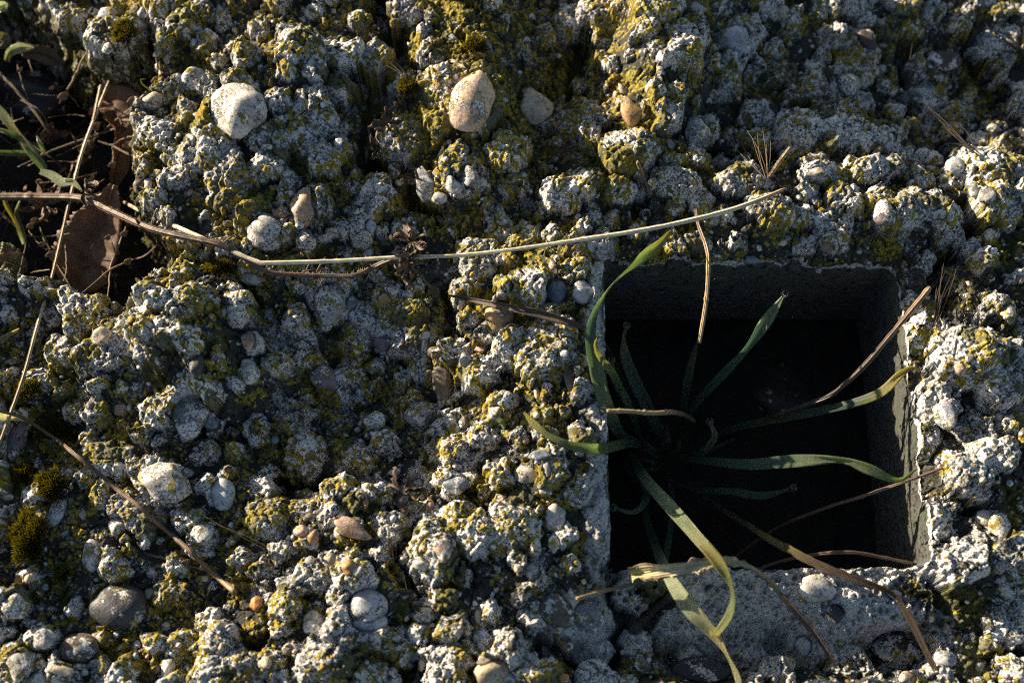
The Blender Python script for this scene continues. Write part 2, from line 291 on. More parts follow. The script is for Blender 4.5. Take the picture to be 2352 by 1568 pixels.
# px, py, rx, ry, degrees, colour, crust 0..1, shape (r round, a angular, f flat)
PEB = [(546, 245, 60, 68, 186, C_W, .2, 'r'), (1085, 222, 46, 72, -18, (0.62, 0.46, 0.33), .12, 'o'), (1228, 238, 38, 46, 20, (0.70, 0.58, 0.43), .06, 'a'), (1448, 252, 25, 37, 10, C_TAN, .05, 'a'),
    (350, 228, 26, 20, 25, C_CR, .2, 'r'), (440, 180, 30, 26, 20, C_GR, .45, 'r'), (694, 475, 30, 46, -12, C_PE, .12, 'a'), (645, 487, 18, 18, 0, C_TAN, .1, 'r'),
    (605, 530, 38, 38, 0, C_W, .45, 'r'), (1040, 425, 17, 25, 20, C_W, .15, 'r'), (975, 418, 21, 40, 10, C_GR, .45, 'a'), (1690, 88, 44, 34, -30, C_WB, .2, 'a'),
    (1600, 18, 22, 16, 0, C_WB, .1, 'a'), (1810, 318, 10, 13, -15, C_CR, .0, 'r'), (1860, 318, 8, 13, 5, C_CR, .05, 'r'), (1952, 190, 30, 32, 0, C_CR, .5, 'r'),
    (1937, 323, 11, 9, 0, C_WB, .0, 'a'), (2030, 315, 11, 17, 0, C_W, .05, 'a'), (2197, 380, 20, 20, 30, C_WB, .05, 'a'), (2240, 437, 13, 15, 0, C_GR, .2, 'r'),
    (2140, 386, 11, 6, 0, C_WB, .0, 'a'), (1797, 25, 14, 18, 0, C_CR, .1, 'a'), (1877, 397, 24, 14, 0, C_W, .4, 'r'), (2270, 447, 22, 20, 0, C_W, .4, 'r'),
    (2034, 490, 25, 34, 10, C_PU, .35, 'r'), (2164, 140, 46, 30, -5, C_RB, .3, 'r'), (1997, 90, 22, 28, 30, C_RB, .15, 'a'), (2264, 8, 26, 12, 0, C_WB, .2, 'a'),
    (433, 959, 40, 51, -10, C_GR, .42, 'a'), (568, 850, 26, 28, 0, C_W, .25, 'r'), (570, 780, 16, 22, 15, C_PE, .0, 'r'), (450, 839, 15, 25, -12, C_DK, .05, 'r'),
    (230, 770, 23, 20, 0, C_CR, .3, 'r'), (277, 740, 8, 8, 0, C_W, .1, 'r'), (577, 640, 22, 12, -15, C_W, .1, 'a'), (277, 940, 17, 14, 30, C_PE, .2, 'a'),
    (482, 965, 19, 21, 0, C_BG, .1, 'r'), (355, 973, 6, 7, 0, C_W, 0, 'r'), (755, 702, 36, 54, -8, C_W, .55, 'a'), (806, 694, 14, 15, 0, C_BG, .05, 'r'),
    (883, 684, 17, 14, 0, C_TAN, .05, 'a'), (938, 677, 15, 12, 0, C_GR, .4, 'r'), (1060, 692, 11, 19, -20, C_W, .05, 'a'), (1148, 722, 31, 32, 10, C_TAN, .15, 'o'),
    (1018, 879, 24, 40, 12, C_BR, .08, 'a'), (1001, 809, 18, 16, 0, C_BR, .3, 'r'), (1105, 801, 15, 8, 0, C_PE, .1, 'r'), (1068, 826, 16, 18, 0, C_GR, .3, 'r'),
    (1138, 946, 16, 16, 0, C_W, .3, 'r'), (1065, 972, 11, 17, 0, C_BR, .2, 'r'), (850, 520, 13, 16, 0, C_WB, .05, 'r'), (848, 578, 15, 10, 25, C_WB, .2, 'r'),
    (861, 963, 26, 23, 0, C_W, .5, 'r'), (965, 949, 38, 33, 0, C_GR, .6, 'r'), (878, 790, 21, 16, -30, C_PU, .2, 'a'), (745, 866, 33, 26, -30, C_PU, .25, 'a'),
    (700, 550, 24, 25, 0, C_BG, .55, 'r'), (1025, 1020, 10, 8, 0, C_PE, .1, 'r'), (1279, 666, 23, 29, 0, C_BG, .2, 'r'), (1335, 669, 26, 27, 20, C_WB, .05, 'a'),
    (1266, 546, 10, 9, 0, C_W, .1, 'a'), (1269, 609, 8, 12, 30, C_CR, .0, 'r'), (1296, 809, 10, 10, 0, C_WB, 0, 'a'), (1306, 866, 11, 34, 3, C_BR, .1, 'f'),
    (1196, 822, 9, 8, 0, C_W, 0, 'r'), (1233, 896, 8, 19, 0, C_CR, .0, 'r'), (1726, 594, 13, 11, 0, C_BG, .0, 'r'), (2207, 847, 12, 13, 0, C_PE, .05, 'r'),
    (2281, 577, 12, 8, 20, C_WB, 0, 'r'), (1974, 576, 7, 8, 0, C_WB, 0, 'r'), (2317, 719, 18, 22, 0, C_CR, .4, 'r'), (2294, 956, 11, 11, 0, C_GR, .1, 'r'),
    (2344, 641, 12, 10, 0, C_PE, .1, 'r'), (2174, 952, 25, 31, 10, C_WB, .4, 'r'), (1800, 556, 13, 8, 30, C_CR, .1, 'r'), (130, 1172, 18, 35, -18, C_WB, .02, 'r'),
    (17, 1140, 14, 8, 0, C_CR, .05, 'r'), (213, 1275, 25, 36, 10, C_W, .3, 'r'), (373, 1105, 62, 42, -10, C_W, .5, 'a'), (512, 1132, 26, 37, 5, C_WB, .05, 'o'),
    (270, 1160, 8, 8, 0, C_WB, 0, 'r'), (267, 1208, 21, 22, 0, C_W, .5, 'r'), (463, 1225, 27, 22, 0, C_W, .55, 'r'), (348, 1315, 15, 12, 0, C_WB, 0, 'r'),
    (68, 1327, 13, 11, 20, C_PE, .05, 'r'), (42, 1332, 9, 10, 0, C_OR, .0, 'r'), (270, 1393, 63, 49, -8, C_DK, .10, 'o'), (177, 1488, 45, 33, 6, C_BR, .22, 'o'),
    (343, 1362, 13, 16, 0, C_CR, .2, 'r'), (380, 1437, 11, 10, 0, C_W, 0, 'r'), (30, 1392, 28, 28, 0, C_W, .6, 'r'), (100, 1466, 26, 21, 0, C_W, .45, 'r'),
    (42, 1530, 28, 32, 0, C_W, .6, 'a'), (140, 1538, 30, 11, -15, C_CR, .15, 'r'), (383, 1532, 16, 25, -15, C_W, .15, 'a'), (267, 1457, 8, 8, 0, C_WB, .1, 'r'),
    (310, 1508, 7, 10, 0, C_WB, .1, 'r'), (507, 1485, 7, 11, 0, C_CR, 0, 'r'), (103, 1348, 8, 8, 0, C_WB, 0, 'r'), (277, 1487, 10, 6, 20, C_PE, 0, 'r'),
    (470, 1328, 10, 7, 10, C_CR, 0, 'r'), (193, 1542, 9, 8, 0, C_W, 0, 'r'), (808, 1212, 46, 20, -22, C_PE, .05, 'a'), (691, 1220, 17, 15, 0, C_PE, .1, 'r'),
    (718, 1232, 14, 17, -20, C_TAN, .1, 'a'), (710, 1188, 16, 11, 10, C_BR, .3, 'r'), (756, 1285, 14, 16, -20, C_CR, 0, 'a'), (843, 1390, 42, 36, 20, C_WB, .08, 'o'),
    (848, 1426, 38, 22, 8, C_WB, .15, 'r'), (721, 1428, 27, 26, 0, C_W, .15, 'r'), (801, 1302, 17, 18, 0, C_TAN, .25, 'r'), (821, 1312, 13, 12, 0, C_W, .3, 'r'),
    (1128, 1542, 38, 26, 18, C_CR, .0, 'o'), (1115, 1515, 20, 9, 12, C_CR, .1, 'r'), (971, 1522, 9, 17, -8, C_CR, .1, 'r'), (975, 1412, 24, 18, 12, C_CR, .4, 'r'),
    (985, 1158, 11, 18, 8, C_PE, .1, 'a'), (918, 1148, 18, 13, 30, C_GR, .2, 'r'), (838, 1155, 9, 11, 0, C_TAN, .1, 'r'), (965, 1292, 21, 14, -15, C_W, .3, 'r'),
    (951, 1088, 14, 14, 0, C_GR, .3, 'r'), (1048, 1115, 32, 20, 5, C_BG, .25, 'a'), (1151, 1145, 10, 8, 0, C_PE, .1, 'r'), (1111, 1468, 23, 26, 0, C_W, .4, 'a'),
    (1098, 1415, 9, 17, 0, C_CR, .05, 'r'), (928, 1285, 11, 10, 30, C_GR, .2, 'r'), (608, 1522, 15, 14, 0, C_CR, .4, 'a'), (588, 1385, 15, 16, 0, C_OR, .1, 'r'),
    (1018, 1262, 20, 26, 0, C_PE, .4, 'a'), (975, 1258, 7, 7, 0, C_TAN, 0, 'a'), (1209, 1088, 27, 20, -12, C_W, .05, 'r'), (1273, 1188, 26, 31, 8, C_W, .15, 'r'),
    (1222, 1312, 19, 19, 0, C_W, .05, 'a'), (1190, 1305, 10, 12, 0, C_CR, .05, 'r'), (1253, 1128, 14, 9, 0, C_W, .1, 'r'), (1273, 1248, 13, 20, 0, C_W, .4, 'r'),
    (1277, 1402, 34, 40, 35, C_BR, .2, 'f'), (1353, 1412, 34, 36, 0, C_GR, .3, 'f'), (1299, 1482, 16, 18, 30, C_TAN, .15, 'a'), (1529, 1392, 19, 11, 0, C_BR, .15, 'r'),
    (1243, 1045, 27, 12, 0, C_BG, .1, 'r'), (1616, 1538, 70, 30, -4, C_SL, .15, 'f'), (1256, 1078, 8, 20, 10, C_W, .1, 'r'), (1293, 1556, 14, 10, 0, C_OR, .05, 'r'),
    (1476, 1525, 18, 25, 20, C_GR, .4, 'r'), (1877, 1348, 43, 30, -5, C_W, .04, 'a'), (1921, 1408, 20, 22, 0, C_DK, .12, 'a'), (1846, 1482, 20, 24, -10, C_WB, .1, 'a'),
    (1814, 1522, 13, 20, 5, C_CR, .2, 'r'), (2054, 1362, 17, 10, -20, C_W, 0, 'r'), (2061, 1495, 64, 45, 5, C_SL, .3, 'a'), (2171, 1512, 26, 18, -15, C_WB, .03, 'a'),
    (2087, 1557, 20, 16, 0, C_CR, .1, 'a'), (2177, 1445, 12, 14, 20, C_CR, .1, 'r'), (2262, 1188, 22, 18, 0, C_W, .3, 'r'), (2299, 1208, 25, 30, 0, C_W, .7, 'a'),
    (1012, 505, 9, 14, 30, C_PE, .1, 'a'), (905, 388, 14, 26, 5, C_BR, .25, 'r'), (830, 222, 19, 18, 0, C_PE, .3, 'a'), (405, 215, 8, 10, 0, C_W, .2, 'r'), (382, 135, 8, 12, 10, C_PE, .1, 'r'),
    (240, 30, 25, 18, 30, C_WB, .3, 'a'), (325, 30, 10, 15, 0, C_WB, .2, 'r'), (445, 97, 9, 9, 0, C_WB, .1, 'r'), (535, 350, 9, 11, 0, C_W, .1, 'r'), (340, 420, 9, 15, 0, C_W, .1, 'r'),
    (318, 425, 13, 18, 0, C_BR, .1, 'r'), (655, 335, 11, 10, 0, C_WB, .1, 'a'), (1012, 355, 7, 10, 0, C_W, .1, 'r'), (1080, 405, 20, 30, 25, C_GR, .5, 'r'), (1010, 455, 18, 14, 0, C_W, .5, 'a'),
    (1430, 205, 8, 16, 30, C_CR, .1, 'r'), (1540, 330, 9, 14, 20, C_WB, .1, 'a'), (1600, 300, 32, 36, 0, C_GR, .65, 'r'), (1665, 375, 16, 14, 0, C_CR, .4, 'r'), (1880, 620, 7, 6, 0, C_WB, .1, 'r'),
    (40, 1010, 22, 50, -8, C_PU, .25, 'a'), (85, 1060, 9, 10, 0, C_BG, .2, 'r'), (190, 1180, 8, 12, 0, C_GR, .2, 'r'), (296, 935, 6, 8, 0, C_W, .1, 'r'), (1205, 1010, 10, 8, 0, C_CR, .1, 'r'),
    (430, 1085, 14, 10, 0, C_GR, .3, 'r'), (600, 640, 9, 7, 0, C_PE, .1, 'r'), (660, 640, 9, 16, 15, C_PE, .2, 'r'), (515, 715, 7, 10, 0, C_W, .2, 'r'), (485, 725, 7, 6, 0, C_PE, .1, 'r')]
peb_places = []        # world x, y, z, rx, ry, rz, rot, colour, crust, shape
def carve(x, y, rx, ry, rot, z, grow=1.0):
    s = win(x, y, max(rx, ry) * 1.1)
    dx = X[s] - x; dy = Y[s] - y; c, sn = math.cos(rot), math.sin(rot)
    u = (c * dx + sn * dy) / (rx * grow); v = (-sn * dx + c * dy) / (ry * grow)
    d = u * u + v * v
    m = (d < 1) & (H[s] > z)
    H[s][m] = z + (H[s][m] - z) * 0.06
def place_pebble(px, py, rxp, ryp, rot, colr, crust, shape):
    x, y = unproj(px, py, 3.0); k = mmpp(px, py)
    for _ in range(3):
        s = win(x, y, max(1.2, 0.5 * min(rxp, ryp) * k))
        hz = float(np.mean(H[s])) if H[s].size else sample(H, x, y)
        x, y = unproj(px, py, hz + 0.3 * min(rxp, ryp) * k)
    rx, ry = rxp * k * 1.07, ryp * k * 1.10
    rz = min(rx, ry) * (0.75 if shape in 'ro' else 0.7 if shape == 'a' else 0.4)
    z = hz - 0.02 * rz
    carve(x, y, rx, ry, math.radians(rot), z - 0.10 * rz)
    peb_places.append((x, y, z, rx, ry, rz, math.radians(rot), colr, crust, shape))
for p in PEB: place_pebble(*p)
tries = 0
cols = [C_W, C_W, C_WB, C_WB, C_CR, C_CR, C_PE, C_GR, C_GR, C_BG, C_TAN, C_DK, C_BR, C_PU]
while len(peb_places) < 300 and tries < 6000:
    tries += 1
    px = random.uniform(5, 2347); py = random.uniform(5, 1563)
    x, y = unproj(px, py, 2)
    if in_hole(x, y, 3) or sample(pit_in, x, y) > 0.1: continue
    r = random.uniform(6, 13)
    if sample(smooth_m, x, y) > 0.3: continue
    k = mmpp(px, py)
    if any(math.hypot(x - q[0], y - q[1]) < (max(q[3], q[4]) + r * k) * 1.05 for q in peb_places): continue
    place_pebble(px, py, r, r * random.uniform(0.65, 1), random.uniform(-60, 60), random.choice(cols), random.uniform(.15, .8), random.choice('rraa'))

# ------------------------------------------------------------------ lichen
LD = np.full(X.shape, -0.06)
for px, py, rx, ry, v in [(1080, 250, 190, 380, .30), (1380, 180, 150, 250, .22), (400, 80, 200, 140, .2), (480, 640, 170, 90, .25), (1250, 780, 90, 300, .16), (420, 1430, 260, 170, .2),
        (150, 1050, 160, 140, .15), (2230, 1150, 180, 380, -.26), (1700, 1450, 420, 150, -.5), (1700, 470, 300, 100, .02), (2080, 470, 140, 60, .16), (780, 900, 140, 120, .16), (1960, 300, 300, 250, -.06),
        (1180, 1150, 120, 260, .10), (600, 380, 180, 160, -.02), (850, 1380, 180, 140, -.05), (2300, 850, 80, 70, .16)]:
    LD += v * np.exp(-(((PX - px) / rx) ** 2 + ((PY - py) / ry) ** 2))
LN = fbm(X, Y, 11, 4, 50) * 0.55 + fbm(X, Y, 3.2, 3, 51) * 0.45
LM = sstep(-0.07, 0.22, LN + LD - 0.5 * smooth_m)
LICH = np.zeros_like(H)
H0 = H.copy()
NG = 160000
gx = RNG.uniform(GX0, GX1, NG); gy = RNG.uniform(GY0, GY1, NG); gr = RNG.uniform(0.26, 0.62, NG); gp = RNG.random(NG)
ii = np.clip(np.searchsorted(xs, gx), 0, NX - 1); jj = np.clip(np.searchsorted(ys, gy), 0, NY - 1)
keep = gp < LM[jj, ii] * 0.80 + 0.012
for x, y, r in zip(gx[keep], gy[keep], gr[keep]):
    s = win(x, y, r)
    d = ((X[s] - x) ** 2 + (Y[s] - y) ** 2) / (r * r)
    b = np.sqrt(np.maximum(0, 1 - d))
    np.maximum(H[s], H0[s] + 0.45 * r * b, out=H[s])
    np.maximum(LICH[s], np.minimum(1, b * 2.0), out=LICH[s])
MOSSM = np.clip(sstep(0.05, 0.4, fbm(X, Y, 14, 4, 60) + 0.5 * np.exp(-(((PX - 1120) / 220) ** 2 + ((PY - 150) / 260) ** 2)) - 0.12
        + 0.5 * np.exp(-(((PX - 130) / 150) ** 2 + ((PY - 950) / 90) ** 2)) + 0.4 * np.exp(-(((PX - 300) / 120) ** 2 + ((PY - 80) / 90) ** 2)) - 0.5 * smooth_m), 0, 1)

# gap, outer rim
H = H * (1 - pit_in) + (-62) * pit_in
outer = np.maximum(np.abs(X) - 420, np.abs(Y) - 380)
H = np.where(outer > 0, np.maximum(-70, H - outer * 0.8), H)

# ------------------------------------------------------------------ build helpers
def link(o, parent=None):
    col.objects.link(o)
    if parent is not None: o.parent = parent
    return o
def mesh_np(name, V, F, smooth=True):
    """V (n,3) in mm, F list/array of faces of one size"""
    me = bpy.data.meshes.new(name)
    V = np.asarray(V, np.float32) * S; F = np.asarray(F, np.int32)
    k = F.shape[1]
    me.vertices.add(len(V)); me.vertices.foreach_set('co', V.ravel())
    me.loops.add(F.size); me.loops.foreach_set('vertex_index', F.ravel())
    me.polygons.add(len(F)); me.polygons.foreach_set('loop_start', np.arange(0, F.size, k, dtype=np.int32))
    me.update(calc_edges=True)
    me.polygons.foreach_set('use_smooth', np.full(len(F), smooth))
    return me
def obj(name, me, mat, parent=None, **props):
    o = bpy.data.objects.new(name, me)
    if mat is not None and not me.materials: me.materials.append(mat)
    link(o, parent)
    for k, v in props.items(): o[k] = v
    return o
def thing(name, label, category, loc=(0, 0, 0), group=None):
    o = bpy.data.objects.new(name, None); o.empty_display_size = 0.005
    o.location = Vector(loc) * S
    link(o); o['label'] = label; o['category'] = category
    if group: o['group'] = group
    return o

# ------------------------------------------------------------------ materials
class NT:
    def __init__(s, name):
        s.m = bpy.data.materials.new(name); s.m.use_nodes = True
        s.t = s.m.node_tree; s.b = s.t.nodes['Principled BSDF']; s.out = s.t.nodes['Material Output']
    def n(s, typ, **kw):
        nd = s.t.nodes.new(typ)
        for k, v in kw.items():
            if k.startswith('i_'): nd.inputs[int(k[2:])].default_value = v
            else: setattr(nd, k, v)
        return nd
    def l(s, a, b): s.t.links.new(a, b)
    def coords(s):
        g = s.n('ShaderNodeNewGeometry'); m = s.n('ShaderNodeVectorMath', operation='SCALE'); m.inputs['Scale'].default_value = 1000
        s.l(g.outputs['Position'], m.inputs[0]); return m.outputs[0]
    def ocoords(s):
        g = s.n('ShaderNodeTexCoord'); m = s.n('ShaderNodeVectorMath', operation='SCALE'); m.inputs['Scale'].default_value = 1000
        s.l(g.outputs['Object'], m.inputs[0]); return m.outputs[0]
    def noise(s, vec, size, detail=3, rough=0.55):
        nd = s.n('ShaderNodeTexNoise'); nd.inputs['Scale'].default_value = 1.0 / size
        nd.inputs['Detail'].default_value = detail; nd.inputs['Roughness'].default_value = rough
        s.l(vec, nd.inputs['Vector']); return nd.outputs['Fac']
    def ramp(s, fac, stops):
        r = s.n('ShaderNodeValToRGB'); e = r.color_ramp.elements
        while len(e) < len(stops): e.new(0.5)
        for el, (p, c) in zip(e, stops):
            el.position = p; el.color = (c, c, c, 1) if isinstance(c, (int, float)) else (*c, 1)
        s.l(fac, r.inputs[0]); return r.outputs[0]
    def mix(s, fac, a, b):
        m = s.n('ShaderNodeMix', data_type='RGBA')
        for src, i in ((fac, 0), (a, 6), (b, 7)):
            if isinstance(src, tuple): m.inputs[i].default_value = (*src, 1)
            elif isinstance(src, (int, float)): m.inputs[i].default_value = src
            else: s.l(src, m.inputs[i])
        return m.outputs[2]
    def math(s, op, a, b=None):
        m = s.n('ShaderNodeMath', operation=op)
        for src, i in ((a, 0), (b, 1)):
            if src is None: continue
            if isinstance(src, (int, float)): m.inputs[i].default_value = src
            else: s.l(src, m.inputs[i])
        return m.outputs[0]
    def bump(s, h, dist, strength=1.0):
        b = s.n('ShaderNodeBump'); b.inputs['Distance'].default_value = dist * S; b.inputs['Strength'].default_value = strength
        s.l(h, b.inputs['Height']); s.l(b.outputs[0], s.b.inputs['Normal'])
    def setb(s, **kw):
        for k, v in kw.items():
            if isinstance(v, (int, float, tuple)): s.b.inputs[k.replace('_', ' ')].default_value = (*v, 1) if isinstance(v, tuple) and len(v) == 3 else v
            else: s.l(v, s.b.inputs[k.replace('_', ' ')])

def crust_color(t, v, tone):
    n1 = t.noise(v, 1.15, 8, 0.74); n2 = t.noise(v, 7.0, 4); n3 = t.noise(v, 28, 2)
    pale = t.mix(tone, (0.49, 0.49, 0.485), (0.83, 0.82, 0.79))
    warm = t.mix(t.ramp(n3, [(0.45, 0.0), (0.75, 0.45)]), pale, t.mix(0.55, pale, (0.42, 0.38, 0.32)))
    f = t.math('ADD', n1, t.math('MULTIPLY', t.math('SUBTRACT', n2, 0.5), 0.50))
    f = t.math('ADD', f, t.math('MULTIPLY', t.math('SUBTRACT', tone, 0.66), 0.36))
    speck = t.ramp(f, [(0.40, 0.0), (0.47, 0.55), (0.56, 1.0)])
    dark = t.mix(n2, (0.022, 0.023, 0.020), (0.085, 0.083, 0.065))
    fs = t.ramp(t.math('ADD', t.noise(v, 0.62, 4, 0.6), t.math('MULTIPLY', t.math('SUBTRACT', t.noise(v, 4.0, 2), 0.5), 0.35)), [(0.40, 0.06), (0.50, 1.0)])
    return t.mix(t.math('MULTIPLY', speck, fs), dark, warm), n1, n2, speck
def lichen_color(t, v):
    a = t.noise(v, 9, 3); b = t.noise(v, 0.9, 2)
    c = t.mix(t.ramp(a, [(0.35, 0.0), (0.65, 1.0)]), (0.39, 0.285, 0.035), (0.38, 0.325, 0.06))
    return t.mix(t.ramp(b, [(0.38, 0.0), (0.58, 1.0)]), t.mix(0.65, c, (0.07, 0.055, 0.012)), c)

t = NT('lichen_crusted_concrete'); v = t.coords()
at = t.n('ShaderNodeAttribute', attribute_name='cover')
sep = t.n('ShaderNodeSeparateColor'); t.l(at.outputs['Color'], sep.inputs[0])
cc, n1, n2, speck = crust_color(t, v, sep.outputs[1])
# cleaner cement near the hole
nf = t.noise(v, 0.8, 4, 0.7)
cem = t.mix(t.ramp(nf, [(0.36, 0.0), (0.52, 1.0)]), (0.07, 0.072, 0.07), t.mix(n2, (0.60, 0.61, 0.61), (0.80, 0.79, 0.77)))
cc = t.mix(t.math('MULTIPLY', sep.outputs[2], 0.85), cc, cem)
moss = t.mix(t.noise(v, 1.2, 3), (0.035, 0.036, 0.010), (0.13, 0.12, 0.02))
mm = t.ramp(t.math('ADD', t.math('MULTIPLY', at.outputs['Alpha'], 0.55), t.math('MULTIPLY', t.noise(v, 2.2, 4), 0.75)), [(0.68, 0.0), (0.78, 1.0)])
cc = t.mix(t.math('MULTIPLY', mm, 0.85), cc, moss)
vor = t.n('ShaderNodeTexVoronoi'); vor.inputs['Scale'].default_value = 1 / 0.85; t.l(v, vor.inputs['Vector'])
lf = t.ramp(t.math('SUBTRACT', t.math('ADD', sep.outputs[0], t.math('MULTIPLY', t.noise(v, 0.6, 5, 0.75), 0.9)), t.math('MULTIPLY', vor.outputs['Distance'], 0.75)), [(0.50, 0.0), (0.66, 1.0)])
cc = t.mix(lf, cc, lichen_color(t, v))
t.setb(Base_Color=cc, Roughness=0.92); t.b.inputs['Specular IOR Level'].default_value = 0.25
t.bump(t.math('ADD', t.math('ADD', t.math('MULTIPLY', n1, 1.6), t.math('MULTIPLY', lf, 0.35)), t.math('SUBTRACT', t.math('MULTIPLY', t.noise(v, 0.4, 3, 0.7), 0.5), t.math('MULTIPLY', t.math('MULTIPLY', lf, vor.outputs['Distance']), 0.6))), 0.6, 1.0)
M_SLAB = t.m

t = NT('shade_painted_cement_wall'); v = t.coords()  # shade inside the hole is put into this darker cement colour
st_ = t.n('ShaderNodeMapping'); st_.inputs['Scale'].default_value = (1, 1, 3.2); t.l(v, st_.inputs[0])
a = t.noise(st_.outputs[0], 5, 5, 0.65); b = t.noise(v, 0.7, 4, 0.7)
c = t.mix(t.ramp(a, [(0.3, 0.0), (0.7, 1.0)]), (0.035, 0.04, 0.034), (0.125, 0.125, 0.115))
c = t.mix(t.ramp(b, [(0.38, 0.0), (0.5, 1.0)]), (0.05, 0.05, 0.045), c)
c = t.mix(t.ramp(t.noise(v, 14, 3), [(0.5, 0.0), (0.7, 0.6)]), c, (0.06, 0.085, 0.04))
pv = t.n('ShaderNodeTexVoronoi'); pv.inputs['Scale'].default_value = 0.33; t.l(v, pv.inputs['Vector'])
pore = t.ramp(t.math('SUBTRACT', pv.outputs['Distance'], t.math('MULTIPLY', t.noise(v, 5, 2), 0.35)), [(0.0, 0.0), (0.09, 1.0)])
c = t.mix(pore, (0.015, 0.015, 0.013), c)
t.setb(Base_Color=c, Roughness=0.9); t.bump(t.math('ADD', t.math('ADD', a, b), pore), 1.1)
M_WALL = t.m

t = NT('pebble_stone'); v = t.coords()
oi = t.n('ShaderNodeObjectInfo')
base = oi.outputs['Color']
vo = t.ocoords()
r_ = t.n('ShaderNodeVectorMath', operation='ADD'); cmb = t.n('ShaderNodeCombineXYZ')
t.l(t.math('MULTIPLY', oi.outputs['Random'], 90), cmb.inputs[0]); t.l(v, r_.inputs[0]); t.l(cmb.outputs[0], r_.inputs[1])
vv = r_.outputs[0]
vein = t.noise(vv, 5.5, 4, 0.6); fine = t.noise(vv, 1.0, 4, 0.65)
hv = t.n('ShaderNodeHueSaturation'); hv.inputs['Saturation'].default_value = 1.25; hv.inputs['Value'].default_value = 0.62; t.l(base, hv.inputs['Color'])
c = t.mix(t.ramp(vein, [(0.35, 0.0), (0.65, 1.0)]), hv.outputs[0], base)
hv2 = t.n('ShaderNodeHueSaturation'); hv2.inputs['Value'].default_value = 0.4; t.l(c, hv2.inputs['Color'])
c = t.mix(t.ramp(fine, [(0.36, 0.75), (0.52, 0.0)]), c, hv2.outputs[0])
cr, n1, n2, spk = crust_color(t, vv, 0.8)
cr = t.mix(t.ramp(t.noise(vv, 3.0, 4), [(0.56, 0.0), (0.62, 1.0)]), cr, lichen_color(t, vv))
al = oi.outputs['Alpha']
f = t.math('ADD', t.math('SUBTRACT', al, 1.0), t.math('ADD', t.noise(vv, 5.0, 4, 0.6), t.math('MULTIPLY', t.math('SUBTRACT', n1, 0.5), 0.5)))
cm = t.ramp(f, [(0.02, 0.0), (0.06, 1.0)])
c = t.mix(cm, c, cr)
t.setb(Base_Color=c, Roughness=t.mix(cm, t.mix(fine, (0.42,) * 3, (0.7,) * 3), (0.93,) * 3))
t.b.inputs['Subsurface Weight'].default_value = 0.0
t.bump(t.math('ADD', t.math('MULTIPLY', cm, 0.9), t.math('ADD', t.math('MULTIPLY', t.math('MULTIPLY', n1, cm), 1.5), t.math('MULTIPLY', fine, 0.35))), 0.5)
M_PEB = t.m

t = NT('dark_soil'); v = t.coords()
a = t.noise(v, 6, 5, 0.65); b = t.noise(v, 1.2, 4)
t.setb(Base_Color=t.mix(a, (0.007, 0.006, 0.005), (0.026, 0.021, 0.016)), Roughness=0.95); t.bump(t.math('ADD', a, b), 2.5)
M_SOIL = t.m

def veg(name, trans=0.35, rough=0.45, stripes=26.0, hairy=False):
    t = NT(name); at = t.n('ShaderNodeAttribute', attribute_name='tint'); uv = t.n('ShaderNodeUVMap')
    sp = t.n('ShaderNodeSeparateXYZ'); t.l(uv.outputs[0], sp.inputs[0])
    wv = t.math('SINE', t.math('MULTIPLY', sp.outputs[0], stripes * 3.14159)); v = t.coords()
    blot = t.noise(v, 1.6, 6, 0.72)
    c = t.mix(t.ramp(blot, [(0.35, 0.28), (0.6, 0.0)]), at.outputs['Color'], t.mix(0.6, at.outputs['Color'], (0.03, 0.025, 0.015)))
    if hairy:
        big = t.noise(v, 9, 6, 0.7); fn = t.noise(v, 0.7, 3)
        c = t.mix(t.ramp(big, [(0.35, 0.75), (0.6, 0.0)]), c, t.mix(0.75, c, (0.02, 0.014, 0.01)))
        vein = t.math('ABSOLUTE', t.math('SUBTRACT', sp.outputs[0], 0.5))
        dv = t.math('SINE', t.math('MULTIPLY', t.math('SUBTRACT', sp.outputs[1], t.math('MULTIPLY', vein, 0.5)), 75.0))
        c = t.mix(t.ramp(dv, [(0.86, 0.0), (1.0, 0.5)]), c, t.mix(0.5, c, (0.34, 0.24, 0.16)))
        c = t.mix(t.ramp(fn, [(0.4, 0.35), (0.6, 0.0)]), c, t.mix(0.6, c, (0.02, 0.015, 0.01)))
    c = t.mix(t.math('MULTIPLY', t.math('ADD', wv, 1.0), 0.30), c, t.mix(0.6, c, (0.5, 0.5, 0.4) if trans > 0.3 else (0.03, 0.022, 0.015)))
    t.setb(Base_Color=c, Roughness=rough); t.bump(t.math('ADD', t.math('MULTIPLY', wv, 0.6), blot), 0.16)
    if trans:
        tr = t.n('ShaderNodeBsdfTranslucent'); mx = t.n('ShaderNodeMixShader', i_0=trans)
        hs = t.n('ShaderNodeHueSaturation'); hs.inputs['Saturation'].default_value = 1.25; hs.inputs['Value'].default_value = 2.1
        t.l(c, hs.inputs['Color']); t.l(hs.outputs[0], tr.inputs[0])
        t.l(t.b.outputs[0], mx.inputs[1]); t.l(tr.outputs[0], mx.inputs[2]); t.l(mx.outputs[0], t.out.inputs[0])
    return t.m
M_BLADE = veg('grass_blade', 0.5, 0.36)
M_STRAW = veg('dry_straw', 0.0, 0.5, 14)
M_LEAF = veg('dead_leaf', 0.18, 0.6, 0.0, True)
M_MOSS = veg('moss', 0.25, 0.8, 0.0)
t = NT('dew'); t.setb(Base_Color=(1, 1, 1), Roughness=0.0, IOR=1.33); t.b.inputs['Transmission Weight'].default_value = 1.0
M_DEW = t.m

